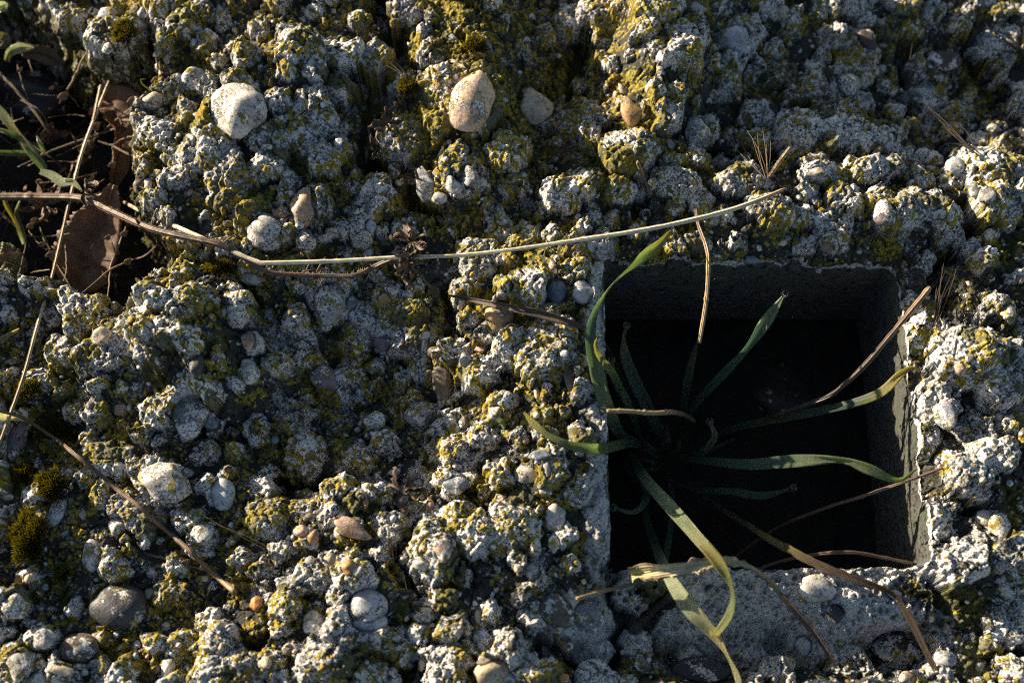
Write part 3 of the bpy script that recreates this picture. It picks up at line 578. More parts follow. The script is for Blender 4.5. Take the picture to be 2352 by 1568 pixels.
# ------------------------------------------------------------------ slab mesh
Vx, Vy, Vz = X.copy(), Y.copy(), H.copy()
steep = sstep(0.02, 0.12, pit_in) * (1 - sstep(0.93, 1.0, pit_in))
Vx += steep * (2.4 * fbm(Y + 0.3 * X, H * 0.9, 7, 3, 90) + 1.0 * fbm(Y, H, 2.6, 2, 91))
Vy += steep * (2.4 * fbm(X - 0.3 * Y, H * 0.9, 7, 3, 92) + 1.0 * fbm(X, H, 2.6, 2, 93))
LICH = LICH * (1 - steep); MOSSM = np.maximum(MOSSM, 0.75 * steep)
edge_d = np.minimum(np.abs(X - HCX) - HAX, 0) ; near_e = 1 - sstep(0, 7, np.abs(hole_out))
HWX = near_e * (0.8 * fbm(X, Y, 11, 3, 95) + 0.35 * fbm(X, Y, 2.5, 2, 96)); HWY = near_e * (1.1 * fbm(X, Y, 11, 3, 97) + 0.4 * fbm(X, Y, 2.5, 2, 98))
ux = (X + HWX - HCX) / HAX; uy = (Y + HWY - HCY) / HAY
q = np.maximum(np.abs(ux), np.abs(uy))
inh = q < 1
depth = np.where(inh, (1 - q) * HAX, 0)                # how far down the wall
qq = np.where(inh, np.maximum(q, 1e-3), 1)
rimx = np.where(inh, HCX + ux / qq * HAX - HWX, X); rimy = np.where(inh, HCY + uy / qq * HAY - HWY, Y)
# height of the face where the wall starts
ri = np.clip(np.searchsorted(xs, rimx + np.sign(rimx - HCX) * 1.2), 0, NX - 1); rj = np.clip(np.searchsorted(ys, rimy + np.sign(rimy - HCY) * 1.2), 0, NY - 1)
from_rim = H[rj, ri]
WALL = 50.0
wd = np.minimum(depth * 1.3, WALL)
# rounded, crumbling lip, and a wall that is not quite even
ang = np.arctan2(uy, ux)
perim = np.where(np.abs(ux) > np.abs(uy), rimy, rimx + 300)
wob = 0.40 * fbm(perim * 0.5, wd * 1.2, 6, 4, 70) + 0.22 * fbm(perim, wd * 2.0, 1.6, 3, 71) 
wob = np.where(inh, wob, 0) + np.where(inh, 0.8 * sstep(0, 6, wd), 0)
onx = np.abs(ux) > np.abs(uy)
# inner corners rounded
corner = np.minimum(np.abs(ux), np.abs(uy)) / qq
rc = sstep(0.94, 1.0, corner) * 1.3
inset = wob * sstep(0, 1.0, depth) + rc
nxv = np.where(onx, -np.sign(ux), 0); nyv = np.where(onx, 0, -np.sign(uy))
Vx = np.where(inh, rimx + nxv * inset - np.where(~onx, np.sign(ux) * rc * 0.0, 0), Vx)
Vy = np.where(inh, rimy + nyv * inset, Vy)
wall_base = np.minimum(from_rim, 9)
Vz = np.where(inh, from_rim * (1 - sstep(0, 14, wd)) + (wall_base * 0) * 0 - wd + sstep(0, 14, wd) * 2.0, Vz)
idx = np.arange(NX * NY).reshape(NY, NX)
quads = np.stack([idx[:-1, :-1], idx[:-1, 1:], idx[1:, 1:], idx[1:, :-1]], -1).reshape(-1, 4)
qi = np.maximum(np.maximum(inh[:-1, :-1] * depth[:-1, :-1], inh[:-1, 1:] * depth[:-1, 1:]), np.maximum(inh[1:, 1:] * depth[1:, 1:], inh[1:, :-1] * depth[1:, :-1])).ravel()
dead = (Vz[:-1, :-1] < -58).ravel() & (np.abs(X[:-1, :-1]) < 400).ravel() & (Vz[1:, 1:] < -58).ravel()
qi = qi * 1.3
quads = quads[(qi < WALL) & ~dead]
V = np.stack([Vx, Vy, Vz], -1).reshape(-1, 3)
used = np.zeros(len(V), bool); used[quads.ravel()] = True
remap = np.cumsum(used) - 1
me = mesh_np('concrete_slab', V[used], remap[quads])
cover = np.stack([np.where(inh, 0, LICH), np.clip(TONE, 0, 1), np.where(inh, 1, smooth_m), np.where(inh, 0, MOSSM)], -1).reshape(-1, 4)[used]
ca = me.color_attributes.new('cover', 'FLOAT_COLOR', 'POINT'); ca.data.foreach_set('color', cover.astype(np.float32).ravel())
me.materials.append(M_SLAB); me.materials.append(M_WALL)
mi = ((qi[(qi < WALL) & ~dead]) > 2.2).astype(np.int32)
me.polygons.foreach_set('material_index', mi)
slab = obj('concrete_slab', me, None, kind='structure')

def hz(px, py, off=0.0, avg=1.0):
    """world point above the face where the photograph shows px, py; off in mm above the surface"""
    z = 3.0
    for _ in range(6):
        x, y = unproj(px, py, z)
        s = win(x, y, avg)
        h = float(np.max(H[s])) if H[s].size else 0
        if in_hole(x, y, 0): h = -2
        z = 0.5 * z + 0.5 * (max(h, -45) + off)
    x, y = unproj(px, py, z)
    return Vector((x, y, z))
def at(px, py, z): return Vector((*unproj(px, py, z), z))

# ------------------------------------------------------------------ soil under and round the slab
sx = np.concatenate([[-60000, -9000, -2000, -700], np.arange(-260, 261, 2.0), [700, 2000, 9000, 60000]])
sy = np.concatenate([[-60000, -9000, -2000, -700], np.arange(-200, 201, 2.0), [700, 2000, 9000, 60000]])
SX, SY = np.meshgrid(sx, sy)
SZ = -52 + 4.0 * fbm(SX, SY, 30, 3, 80) + 2.5 * fbm(SX, SY, 7, 3, 81)
SZ = np.where((np.abs(SX) > 650) | (np.abs(SY) > 650), -52, SZ)
SPX, SPY = proj(SX, SY, -45)
SZ = SZ + 2 * np.exp(-(((SPX - 120) / 260) ** 2 + ((SPY - 330) / 330) ** 2))
si = np.arange(SX.size).reshape(SX.shape)
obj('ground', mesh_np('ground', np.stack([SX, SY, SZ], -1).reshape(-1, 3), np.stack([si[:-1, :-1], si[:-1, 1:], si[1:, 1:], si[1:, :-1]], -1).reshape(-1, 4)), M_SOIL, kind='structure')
def soil_z(x, y):
    i = np.clip(np.searchsorted(sx, x), 0, len(sx) - 1); j = np.clip(np.searchsorted(sy, y), 0, len(sy) - 1); return float(SZ[j, i])

# ------------------------------------------------------------------ pebble shapes
def rock(seed, kind, sub=3):
    rr = np.random.default_rng(seed); bm = bmesh.new(); bmesh.ops.create_icosphere(bm, subdivisions=sub, radius=1.0)
    P = np.array([v.co[:] for v in bm.verts]); F = np.array([[v.index for v in f.verts] for f in bm.faces]); bm.free()
    if kind == 'a':
        for _ in range(9):
            n = rr.normal(size=3); n /= np.linalg.norm(n); lim = rr.uniform(0.62, 0.88)
            d = P @ n; P -= np.outer(np.maximum(0, d - lim) * 0.92, n)
    if kind == 'f':
        P[:, 2] = np.sign(P[:, 2]) * np.minimum(np.abs(P[:, 2]), 0.5) * 1.3
        for _ in range(6):
            n = np.append(rr.normal(size=2), 0); n /= np.linalg.norm(n); lim = rr.uniform(0.65, 0.92)
            d = P @ n; P -= np.outer(np.maximum(0, d - lim) * 0.9, n)
    if kind == 'r':
        for _ in range(3):
            n = rr.normal(size=3); n /= np.linalg.norm(n); d = P @ n
            P -= np.outer(np.maximum(0, d - 0.7) * 0.55, n)
    o = rr.uniform(-50, 50, 6); D = P / np.linalg.norm(P, axis=1)[:, None]
    amp = {'o': 0.15, 'r': 0.24, 'a': 0.15, 'f': 0.06}[kind]
    nn = perlin(D[:, 0] * 1.1 + o[0], D[:, 1] * 1.1 + o[1] + D[:, 2] * 0.9) + perlin(D[:, 1] * 1.2 + o[2], D[:, 2] * 1.2 + o[3] + 0.4 * D[:, 0])
    n2 = perlin(D[:, 0] * 4 + o[4], D[:, 1] * 4 + o[5] + 3.1 * D[:, 2])
    P = P * (1 + amp * nn + (0.05 if kind == 'a' else 0.025) * n2)[:, None]
    P[:, :2] /= np.abs(P[:, :2]).max(axis=0)
    me = mesh_np('pebble', P, F); me.materials.append(M_PEB); return me
ROCKS = {k: [rock(100 + 31 * i + ord(k), k) for i in range(n)] for k, n in (('r', 9), ('a', 9), ('f', 3), ('o', 4))}
for i, (x, y, z, rx, ry, rz, rot, colr, crust, shp) in enumerate(peb_places):
    o = bpy.data.objects.new('pebble', ROCKS[shp][i % len(ROCKS[shp])]); link(o, slab)
    o.location = Vector((x, y, z)) * S; o.scale = (rx, ry, rz)
    o.rotation_euler = (random.uniform(-.12, .12), random.uniform(-.12, .12), rot + (math.pi if random.random() < .5 and i > 9 else 0))
    j = random.uniform(0.85, 1.08)
    o.color = (colr[0] * j, colr[1] * j, colr[2] * j, 0.425 + crust * 0.30)
# grains too small to pick apart
bm = bmesh.new(); bmesh.ops.create_icosphere(bm, subdivisions=1, radius=1.0)
IP = np.array([v.co[:] for v in bm.verts]); IF = np.array([[v.index for v in f.verts] for f in bm.faces]); bm.free()
gv, gf, gc = [], [], []
n = 0
while n < 1500:
    px = random.uniform(-60, 2410); py = random.uniform(-60, 1630); x, y = unproj(px, py, 2)
    if in_hole(x, y, 1) or sample(pit_in, x, y) > 0.05 or random.random() < 0.7 * sample(smooth_m, x, y): continue
    r = 0.35 * (1.15 / 0.35) ** (random.random() ** 1.8); z = sample(H, x, y)
    Q = IP * (1 + 0.18 * RNG.normal(size=(len(IP), 1))) * np.array([r, r * random.uniform(.6, 1), r * .7])
    a = random.uniform(0, 6.3); R = np.array([[math.cos(a), -math.sin(a), 0], [math.sin(a), math.cos(a), 0], [0, 0, 1]])
    gv.append(Q @ R.T + np.array([x, y, z + 0.12 * r])); gf.append(IF + n * len(IP))
    c = random.choice(cols[:9]); gc.append(np.tile([*c, 1], (len(IP), 1))); n += 1
me = mesh_np('fine_gravel', np.concatenate(gv), np.concatenate(gf))
ca = me.color_attributes.new('tint', 'FLOAT_COLOR', 'POINT'); ca.data.foreach_set('color', np.concatenate(gc).astype(np.float32).ravel())
t = NT('gravel'); at_ = t.n('ShaderNodeAttribute', attribute_name='tint'); v = t.coords()
gn = t.noise(v, 0.9, 3)
t.setb(Base_Color=t.mix(t.ramp(gn, [(0.35, 0.6), (0.55, 0.0)]), at_.outputs['Color'], (0.10, 0.10, 0.09)), Roughness=0.6)
o = obj('fine_gravel', me, t.m, slab, kind='stuff')

# ------------------------------------------------------------------ plants: ribbons and tubes
PAL = dict(G=(0.05, 0.125, 0.09), g=(0.042, 0.105, 0.08), L=(0.19, 0.25, 0.11), Y=(0.36, 0.33, 0.08), T=(0.45, 0.32, 0.17), P=(0.88, 0.76, 0.54), B=(0.12, 0.07, 0.045), D=(0.07, 0.045, 0.03),
           K=(0.03, 0.024, 0.02), W=(0.36, 0.40, 0.28), R=(0.20, 0.125, 0.085), O=(0.13, 0.13, 0.045), E=(0.27, 0.135, 0.075), C=(0.60, 0.54, 0.33))  # L and W also paint sunlit stretches along the hole's blades
def catmull(P, n):
    P = np.array(P, float); m = len(P)
    if m < 3:
        u = np.linspace(0, 1, n)[:, None]; return P[0] * (1 - u) + P[-1] * u
    E = np.vstack([2 * P[0] - P[1], P, 2 * P[-1] - P[-2]])
    # even spread over length
    seg = np.linalg.norm(np.diff(P[:, :3], axis=0), axis=1); cum = np.concatenate([[0], np.cumsum(seg)]); s = np.linspace(0, cum[-1], n)
    out = []
    for q in s:
        i = min(np.searchsorted(cum, q, side='right') - 1, m - 2); u = (q - cum[i]) / max(seg[i], 1e-6)
        p0, p1, p2, p3 = E[i], E[i + 1], E[i + 2], E[i + 3]
        out.append(0.5 * ((2 * p1) + (-p0 + p2) * u + (2 * p0 - 5 * p1 + 4 * p2 - p3) * u * u + (-p0 + 3 * p1 - 3 * p2 + p3) * u ** 3))
    return np.array(out)
def unit(v): return v / max(np.linalg.norm(v), 1e-9)
def finish(name, V, F, tint, uv, mat, parent, origin):
    V = np.asarray(V) - np.array(origin)
    me = mesh_np(name, V, F)
    ca = me.color_attributes.new('tint', 'FLOAT_COLOR', 'POINT'); ca.data.foreach_set('color', np.asarray(tint, np.float32).ravel())
    ul = me.uv_layers.new(name='UVMap'); li = np.empty(len(me.loops), np.int32); me.loops.foreach_get('vertex_index', li)
    ul.data.foreach_set('uv', np.asarray(uv, np.float32)[li].ravel())
    o = obj(name, me, mat, parent)
    if parent is None: o.location = Vector(origin) * S
    return o
def colours(codes, n):
    C = np.array([PAL[c] for c in codes]); u = np.linspace(0, len(C) - 1, n); i = np.minimum(u.astype(int), len(C) - 2) if len(C) > 1 else np.zeros(n, int)
    if len(C) == 1: return np.repeat(C, n, 0)
    f = (u - i)[:, None]; return C[i] * (1 - f) + C[i + 1] * f
def ribbon(name, pts, codes, parent, origin=(0, 0, 0), mat=None, n=48, m=7, fold=0.18, wave=0.0, ragged=0.0, seed=0, thick=0.18, edge=None):
    """pts: (Vector mm, width mm, roll degrees). A closed, thin leaf body."""
    A = catmull([(*p, w_, r_) for p, w_, r_ in pts], n)
    C = colours(codes, n); rr = np.random.default_rng(seed + 5)
    T = np.gradient(A[:, :3], axis=0)
    us = np.linspace(-1, 1, m); V = []; tint = []; uv = []
    N = None; tops = []; bots = []
    rg = rr.normal(size=(n, 2)) * ragged
    for i in range(n):
        tt = unit(T[i]); view = unit(np.array(CAM) - A[i, :3]); nn = unit(view - tt * (view @ tt))
        a = math.radians(A[i, 4]); sd = np.cross(tt, nn)
        nn, sd = nn * math.cos(a) + sd * math.sin(a), sd * math.cos(a) - nn * math.sin(a)
        hw = max(A[i, 3], 0.05) / 2
        for j, u in enumerate(us):
            e = 1 + (rg[i, 0] if u < 0 else rg[i, 1]) * abs(u) ** 3
            off = hw * fold * (abs(u) - 0.4) * 1.6 + wave * hw * math.sin(i * 0.55 + u * 2.0 + seed)
            p = A[i, :3] + sd * (u * hw * e) + nn * off
            th = thick * (1 - 0.8 * abs(u) ** 2) * min(1, hw / 0.6)
            tops.append(p + nn * th / 2); bots.append(p - nn * th / 2)
            cv = C[i] * (1 + 0.10 * rr.normal())
            if edge is not None:
                e_ = min(1, max(0, abs(u) * 1.3 - 0.55 + 0.5 * math.sin(i * 0.9 + 3 * u) * math.sin(i * .37 + seed))); cv = cv * (1 - e_) + np.array(PAL[edge]) * e_
            tint.append((*cv, 1)); uv.append(((u + 1) / 2, i / n))
    k = n * m; V = tops + bots; F = []
    for i in range(n - 1):
        for j in range(m - 1):
            a, b, c, d = i * m + j, i * m + j + 1, (i + 1) * m + j + 1, (i + 1) * m + j
            F.append((a, b, c, d)); F.append((d + k, c + k, b + k, a + k))
        a, d = i * m, (i + 1) * m; F.append((a + k, a, d, d + k))
        a, d = i * m + m - 1, (i + 1) * m + m - 1; F.append((a, a + k, d + k, d))
    return finish(name, V, F, np.clip(tint + tint, 0, 1), uv + uv, mat or M_BLADE, parent, origin)
def tube(name, pts, codes, parent, origin=(0, 0, 0), mat=None, n=60, sides=8, knots=0.0, wob=0.0, seed=0):
    """pts: (Vector mm, radius mm)"""
    A = catmull([(*p, r_) for p, r_ in pts], n); rr = np.random.default_rng(seed + 9)
    if wob:
        ph = rr.uniform(0, 9, 3); s_ = np.linspace(0, 1, n)
        for k in range(3): A[:, k] += wob * np.interp(s_ * 14, np.arange(16), rr.normal(size=16))
    C = colours(codes, n); T = np.gradient(A[:, :3], axis=0); V, F, tint, uv = [], [], [], []
    up = np.array([0.13, 0.21, 0.97])
    for i in range(n):
        tt = unit(T[i]); a = unit(np.cross(tt, up)); b = np.cross(a, tt)
        r = A[i, 3] * (1 + 0.06 * rr.normal()) * (1 + knots * max(0, 1 - abs(((i / n) * 5 % 1) - 0.5) * 22))
        if i in (0, n - 1): r *= 0.8
        for j in range(sides):
            q = 2 * math.pi * j / sides; V.append(A[i, :3] + (a * math.cos(q) + b * math.sin(q)) * r)
            tint.append((*(C[i] * (1 + 0.12 * rr.normal())), 1)); uv.append((j / sides, i / n))
    for i in range(n - 1):
        for j in range(sides):
            j2 = (j + 1) % sides; F.append((i * sides + j, i * sides + j2, (i + 1) * sides + j2, (i + 1) * sides + j))
    for end in (0, n - 1):
        c = len(V); V.append(A[end, :3]); tint.append((*C[end], 1)); uv.append((0.5, 0.5))
        for j in range(0, sides, 2):
            q = [end * sides + j, end * sides + (j + 1) % sides, end * sides + (j + 2) % sides]; F.append((c, *q) if end else (c, *q[::-1]))
    return finish(name, V, F, np.clip(tint, 0, 1), uv, mat or M_STRAW, parent, origin)
_dew = None
def dew(p, r, parent, origin):
    global _dew
    if _dew is None:
        b_ = bmesh.new(); bmesh.ops.create_icosphere(b_, subdivisions=3, radius=1.0)
        _dew = bpy.data.meshes.new('dew_drop'); b_.to_mesh(_dew); b_.free()
        for f_ in _dew.polygons: f_.use_smooth = True
        _dew.materials.append(M_DEW)
    o = bpy.data.objects.new('dew_drop', _dew); link(o, parent)
    o.location = (Vector(p) - Vector(origin)) * S; o.scale = (r * S,) * 3
    return o

# ------------------------------------------------------------------ the grass in the hole
BASE = at(1500, 1010, -48); BASE.z = soil_z(BASE.x, BASE.y) - 1
tuft = thing('grass_tuft', 'green grass tuft with twisting dewy blades growing out of the square hole', 'grass', BASE)
K = 0.1276
def blade(name, rows, codes, fold=0.22, seed=0, drop=None, root=True, n=56, ragged=0.0, mat=None, label=None, edge=None):
    pts = [(at(px, py, z), w_ * K * 0.71, r_) for px, py, z, w_, r_ in rows]
    o = ribbon(name, pts, codes, tuft, BASE, n=n, fold=fold, seed=seed, ragged=ragged, mat=mat, edge=edge)
    if label: o['label'] = label
    if drop is not None:
        p = pts[drop][0]; dew(p + Vector((0, 0, 0.3)), 1.1, o, BASE)
    return o
blade('blade', [(1480, 1030, -48, 14, 0), (1428, 1000, -14, 34, -10), (1395, 935, 9, 42, 0), (1371, 860, 14, 42, 10), (1356, 765, 17, 34, 20), (1376, 695, 17, 20, 50), (1418, 640, 19, 22, 80), (1478, 588, 20, 38, 30), (1515, 560, 19, 26, 10), (1541, 528, 17, 4, 0)], 'gGGGLLGLLY', seed=1)
blade('blade', [(1480, 1010, -46, 12, 0), (1440, 930, -20, 26, 0), (1408, 860, 8, 26, 0), (1372, 812, 17, 18, 30), (1368, 782, 18, 9, 40), (1382, 770, 18, 4, 0)], 'gGGLY', seed=2)
blade('blade', [(1545, 1050, -46, 20, 0), (1500, 960, -28, 40, 0), (1460, 880, -14, 42, 10), (1435, 815, -6, 34, 10), (1432, 775, -2, 16, 50), (1440, 748, -1, 7, 0)], 'gggGGY', seed=3, drop=5)
blade('blade', [(1480, 1030, -46, 12, 0), (1462, 980, -24, 20, 0), (1440, 920, -10, 24, 0), (1415, 870, -3, 17, 0), (1405, 828, 1, 5, 0)], 'gGGLY', seed=4, drop=4)
blade('blade', [(1545, 1010, -46, 14, 0), (1600, 925, -22, 24, 0), (1660, 860, -8, 30, 10), (1715, 800, 1, 26, 40), (1762, 735, 7, 38, 0), (1802, 676, 11, 6, 0)], 'ggGGGL', seed=5, drop=5)
blade('blade', [(1560, 1010, -46, 14, 0), (1572, 920, -26, 26, 0), (1585, 850, -16, 26, 0), (1603, 780, -12, 6, 0)], 'ggO', seed=6)
blade('blade', [(1530, 1050, -44, 12, 0), (1620, 1058, -18, 26, 10), (1720, 1066, -4, 34, 0), (1830, 1058, 4, 40, -5), (1930, 1055, 8, 26, 40), (2000, 1078, 10, 36, 20), (2062, 1102, 9, 20, 40), (2106, 1076, 8, 4, 0)], 'gGGGGLLL', seed=7)
blade('blade', [(1520, 1100, -46, 12, 0), (1600, 1125, -26, 16, 0), (1680, 1128, -14, 24, 0), (1750, 1138, -9, 24, 0), (1822, 1120, -6, 5, 0)], 'ggGGG', seed=8, drop=4)
blade('blade', [(1495, 1060, -46, 12, 0), (1480, 1105, -22, 22, 0), (1484, 1148, -12, 24, 20), (1455, 1176, -8, 20, 40), (1410, 1166, -6, 4, 0)], 'gGGW', seed=9, drop=4)
blade('blade', [(1490, 1030, -44, 12, 0), (1445, 1018, -14, 30, 20), (1380, 1030, 14, 32, 0), (1310, 1022, hz(1310, 1022, 4).z, 28, -20), (1262, 1002, hz(1262, 1002, 4).z, 20, 30), (1228, 975, hz(1228, 975, 4).z, 22, 0), (1203, 946, hz(1203, 946, 3).z, 6, 0)], 'gGGLLLY', seed=10)
blade('blade', [(1440, 1020, -44, 14, 0), (1475, 1090, -14, 34, 0), (1540, 1165, 6, 42, -15), (1600, 1235, 16, 44, -35), (1648, 1290, 19, 40, -20), (1682, 1352, 18, 16, 50), (1676, 1410, 17, 26, 20), (1640, 1458, 12, 18, 0), (1632, 1438, 11, 6, 0)], 'gGGWWLYLY', seed=11)  # pale middle codes paint in the sunlit sheen
blade('blade', [(1465, 1100, -46, 14, 0), (1490, 1210, -20, 26, 0), (1535, 1320, 6, 36, 0), (1585, 1395, 12, 50, 10), (1640, 1455, 11, 36, 25), (1672, 1505, 10, 18, 60), (1695, 1556, 9, 20, 20), (1702, 1610, 8, 12, 0)], 'gGGGWWCW', seed=12)  # sunlit outer part painted paler in the tint
blade('blade', [(1530, 1060, -46, 12, 0), (1545, 1150, -24, 18, 0), (1538, 1230, -10, 22, 30), (1525, 1300, -4, 20, 0)], 'ggg', seed=13)
blade('blade', [(1600, 1130, -40, 14, 0), (1700, 1195, -18, 20, 0), (1800, 1255, -4, 26, 0), (1885, 1298, 4, 26, 10), (1970, 1332, 6, 24, 0), (2050, 1362, 5, 16, 40), (2085, 1410, 4, 22, 10), (2125, 1490, 3, 20, 0), (2175, 1590, 2, 10, 0)], 'gGOYBBBBB', seed=14, edge='B', ragged=0.1)
blade('blade', [(1600, 1010, -46, 14, 0), (1720, 975, -26, 24, 0), (1850, 950, -12, 28, 0), (1960, 925, -2, 28, 10), (2025, 900, 3, 30, -10), (2065, 862, 5, 26, 10), (2095, 843, 6, 12, 20), (2112, 855, 5, 4, 0)], 'ggGOGGYY', seed=15)
blade('blade', [(1560, 1070, -46, 10, 0), (1605, 1045, -26, 20, 0), (1640, 1005, -18, 24, 20), (1630, 968, -14, 6, 0)], 'gGW', seed=16, drop=3)
blade('blade', [(1500, 1020, -46, 12, 0), (1440, 900, -22, 20, 10), (1400, 810, -8, 16, 0), (1375, 772, -2, 6, 0)], 'KKDD', seed=17)
blade('dry_blade', mat=M_STRAW, rows=[(1449, 1322, 14, 50, 10), (1475, 1316, 15, 46, -15), (1550, 1306, 17, 44, 20), (1640, 1292, 17, 36, -20), (1700, 1292, 15, 22, 20), (1755, 1320, 12, 20, 40), (1815, 1390, 8, 22, 20), (1870, 1455, 5, 20, 0), (1925, 1535, 3, 4, 0)], codes='YCCCCTRRB', seed=18, edge='B', ragged=0.22, fold=0.5, label='yellowed dead blade with brown edges and blunt torn end')
blade('blade', [(1480, 1120, -46, 14, 0), (1440, 1070, -30, 20, 0), (1448, 1040, -20, 14, 20)], 'gG', seed=19)
for k in range(8):
    a = random.uniform(2.2, 4.6) if k < 4 else random.uniform(0, 6.28); L = random.uniform(80, 260)
    x1, y1 = 1560 + L * math.cos(a), 1080 + 0.8 * L * math.sin(a)
    x1 = min(max(x1, 1400), 2000); y1 = min(max(y1, 800), 1270)
    blade('blade', [(1520 + 20 * math.cos(a), 1060 + 20 * math.sin(a), -46, 10, 0), ((1540 + x1) / 2, (1070 + y1) / 2, -28, 18, 0), (x1, y1, random.uniform(-32, -20), 4, 0)], 'ggg', seed=30 + k)

# ------------------------------------------------------------------ dry stems, straws and twigs
def stem(name, label, rows, codes, off=True, group=None, seed=0, knots=0.15, wob=0.0, n=70, cat='stem', mat=None):
    """rows: px, py, z (mm above the face, or absolute with off False), width px"""
    pts = [((hz(px, py, z) if off else at(px, py, z)), w_ * K / 2) for px, py, z, w_ in rows]
    o = pts[0][0].copy()
    ob = tube(name, pts, codes, None, o, n=n, knots=knots, wob=wob, seed=seed, mat=mat)
    ob['label'] = label; ob['category'] = cat
    if group: ob['group'] = group
    return ob, pts
stem('straw', 'long pale thin straw lying across the slab above the square hole',
     [(285, 464, -20, 8), (345, 496, -6, 9), (420, 527, 13, 10), (510, 567, 18, 10), (588, 600, 19, 10), (616, 604, 19, 11), (760, 600, 19, 10), (900, 592, 20, 10), (1060, 586, 20, 9), (1200, 570, 22, 9), (1350, 548, 24, 10), (1500, 524, 25, 11), (1650, 490, 24, 11), (1740, 460, 23, 11), (1806, 432, 22, 8)],
     'TPPPPPPPPPPPPT', off=False, n=120, cat='straw', seed=1)
# hairy brown stem with withered leaves
h_rows = [(-40, 452, -8, 15), (90, 452, -6, 15), (190, 457, -2, 15), (260, 487, 2, 13), (345, 524, 12, 13), (430, 545, 17, 12), (508, 562, 19, 13), (560, 592, 17, 11), (612, 624, 14, 9), (680, 630, 13, 8), (760, 633, 13, 8), (815, 632, 14, 8), (860, 612, 14, 8), (905, 594, 18, 8), (940, 588, 20, 6)]
hp = [(at(a, b, c), d * K / 1.6) for a, b, c, d in h_rows]
O_ = hp[0][0].copy()
hairy = thing('hairy_weed', 'brown hairy stem with withered leaves crossing the dark gap at left', 'stem', O_)
tube('stalk', hp, 'BRBRBBDDBBRBBB', hairy, O_, n=130, knots=0.25, seed=2)
A = catmull([(*p, r) for p, r in hp], 240); V = []; F = []; tint = []; uv = []
for i in range(700):
    k = random.randrange(4, 225); p = A[k, :3]; r = A[k, 3]; tg = unit(A[k + 3, :3] - A[k - 3, :3])
    d = unit(RNG.normal(size=3)); d = unit(d - tg * (d @ tg) + tg * 0.2); s_ = unit(np.cross(d, tg)); L = random.uniform(0.7, 1.7)
    q = p + d * r * 0.7; c = len(V)
    for w_ in (s_, np.cross(d, s_), -s_ - np.cross(d, s_)): V.append(q + w_ * 0.045); uv.append((0, 0)); tint.append((.45, .38, .3, 1))
    V.append(q + d * L + tg * 0.15); uv.append((0, 1)); tint.append((.5, .44, .36, 1))
    F += [(c, c + 1, c + 3), (c + 1, c + 2, c + 3), (c + 2, c, c + 3)]
ho_ = finish('stem_hair', V, F, tint, uv, M_STRAW, hairy, O_); ho_['kind'] = 'stuff'
def crumple(parent, org, c, n, size, codes, seed, name='withered_leaf', lift=1.0):
    rr = random.Random(seed)
    for k in range(n):
        a = rr.uniform(0, 6.28); e = rr.uniform(-0.1, 0.9) * lift; L = size * rr.uniform(0.5, 1.1)
        d = Vector((math.cos(a) * math.cos(e), math.sin(a) * math.cos(e), math.sin(e))); sd = Vector((-d.y, d.x, rr.uniform(-.5, .5)))
        p0 = Vector(c) + d * L * 0.05; p1 = p0 + d * L * 0.4 + sd * L * rr.uniform(-.15, .15); p2 = p0 + d * L * 0.8 + sd * L * rr.uniform(-.4, .4) + Vector((0, 0, rr.uniform(-.3, .3) * L)); p3 = p2 + sd * L * rr.uniform(-.4, .4) + d * L * .1
        wv = L * rr.uniform(0.12, 0.34)
        ribbon(name, [(p0, wv * .3, rr.uniform(-60, 60)), (p1, wv, rr.uniform(-80, 80)), (p2, wv * .7, rr.uniform(-90, 90)), (p3, 0.1, 0)], codes, parent, org, mat=M_LEAF, n=16, m=5, fold=rr.uniform(.1, .8), wave=.15, ragged=.2, seed=seed * 13 + k)
crumple(hairy, O_, at(196, 440, 0), 8, 6.5, 'RDT', 3); crumple(hairy, O_, at(350, 528, 9), 7, 5, 'RDT', 4)
crumple(hairy, O_, at(612, 622, 11), 5, 5, 'RDT', 5); crumple(hairy, O_, at(730, 632, 11), 6, 5.5, 'TRD', 6); crumple(hairy, O_, at(700, 575, 11), 2, 4, 'RD', 61)
crumple(hairy, O_, at(850, 618, 13), 5, 6, 'TRT', 7)
for rows in ([(205, 450, 0, 5), (222, 425, 2, 4), (240, 412, 3, 3)], [(345, 524, 8, 5), (352, 500, 9, 5), (360, 480, 10, 4)], [(365, 530, 8, 5), (375, 560, 7, 4), (392, 582, 6, 3)], [(508, 562, 13, 5), (530, 545, 14, 4), (548, 535, 14, 3)],
             [(700, 628, 10, 5), (712, 600, 12, 5), (705, 580, 13, 4)], [(725, 630, 10, 6), (735, 610, 12, 5), (748, 590, 12, 4)], [(735, 634, 10, 6), (740, 655, 9, 5), (745, 670, 8, 4)]):
    tube('side_twig', [(at(a, b, c), d * K / 2) for a, b, c, d in rows], 'RD', hairy, O_, n=14, seed=rows[0][0])
# spiky seed head
c0 = at(945, 585, 21); head = thing('seed_bur', 'spiky brown dried seed head hanging over the long pale straw', 'seed head', c0)
crumple(head, c0, at(945, 556, 22), 20, 6.5, 'DRB', 8, 'bract'); crumple(head, c0, at(942, 625, 20), 22, 6.0, 'BRD', 9, 'bract'); crumple(head, c0, at(938, 590, 22), 14, 4.5, 'DDB', 10, 'bract')
tube('stalk', [(at(945, 550, 21), .5), (at(946, 590, 21), .6), (at(945, 640, 18), .4)], 'DR', head, c0, n=14)
tube('stalk', [(at(960, 625, 19), .3), (at(985, 655, 14), .3), (at(1000, 680, 9), .25)], 'RD', head, c0, n=14)
ribbon('bract', [(at(985, 655, 13), 1.0, 0), (at(998, 668, 11), 3.2, 10), (at(1003, 685, 9), .3, 0)], 'DK', head, c0, mat=M_LEAF, n=12, m=5, ragged=.2)

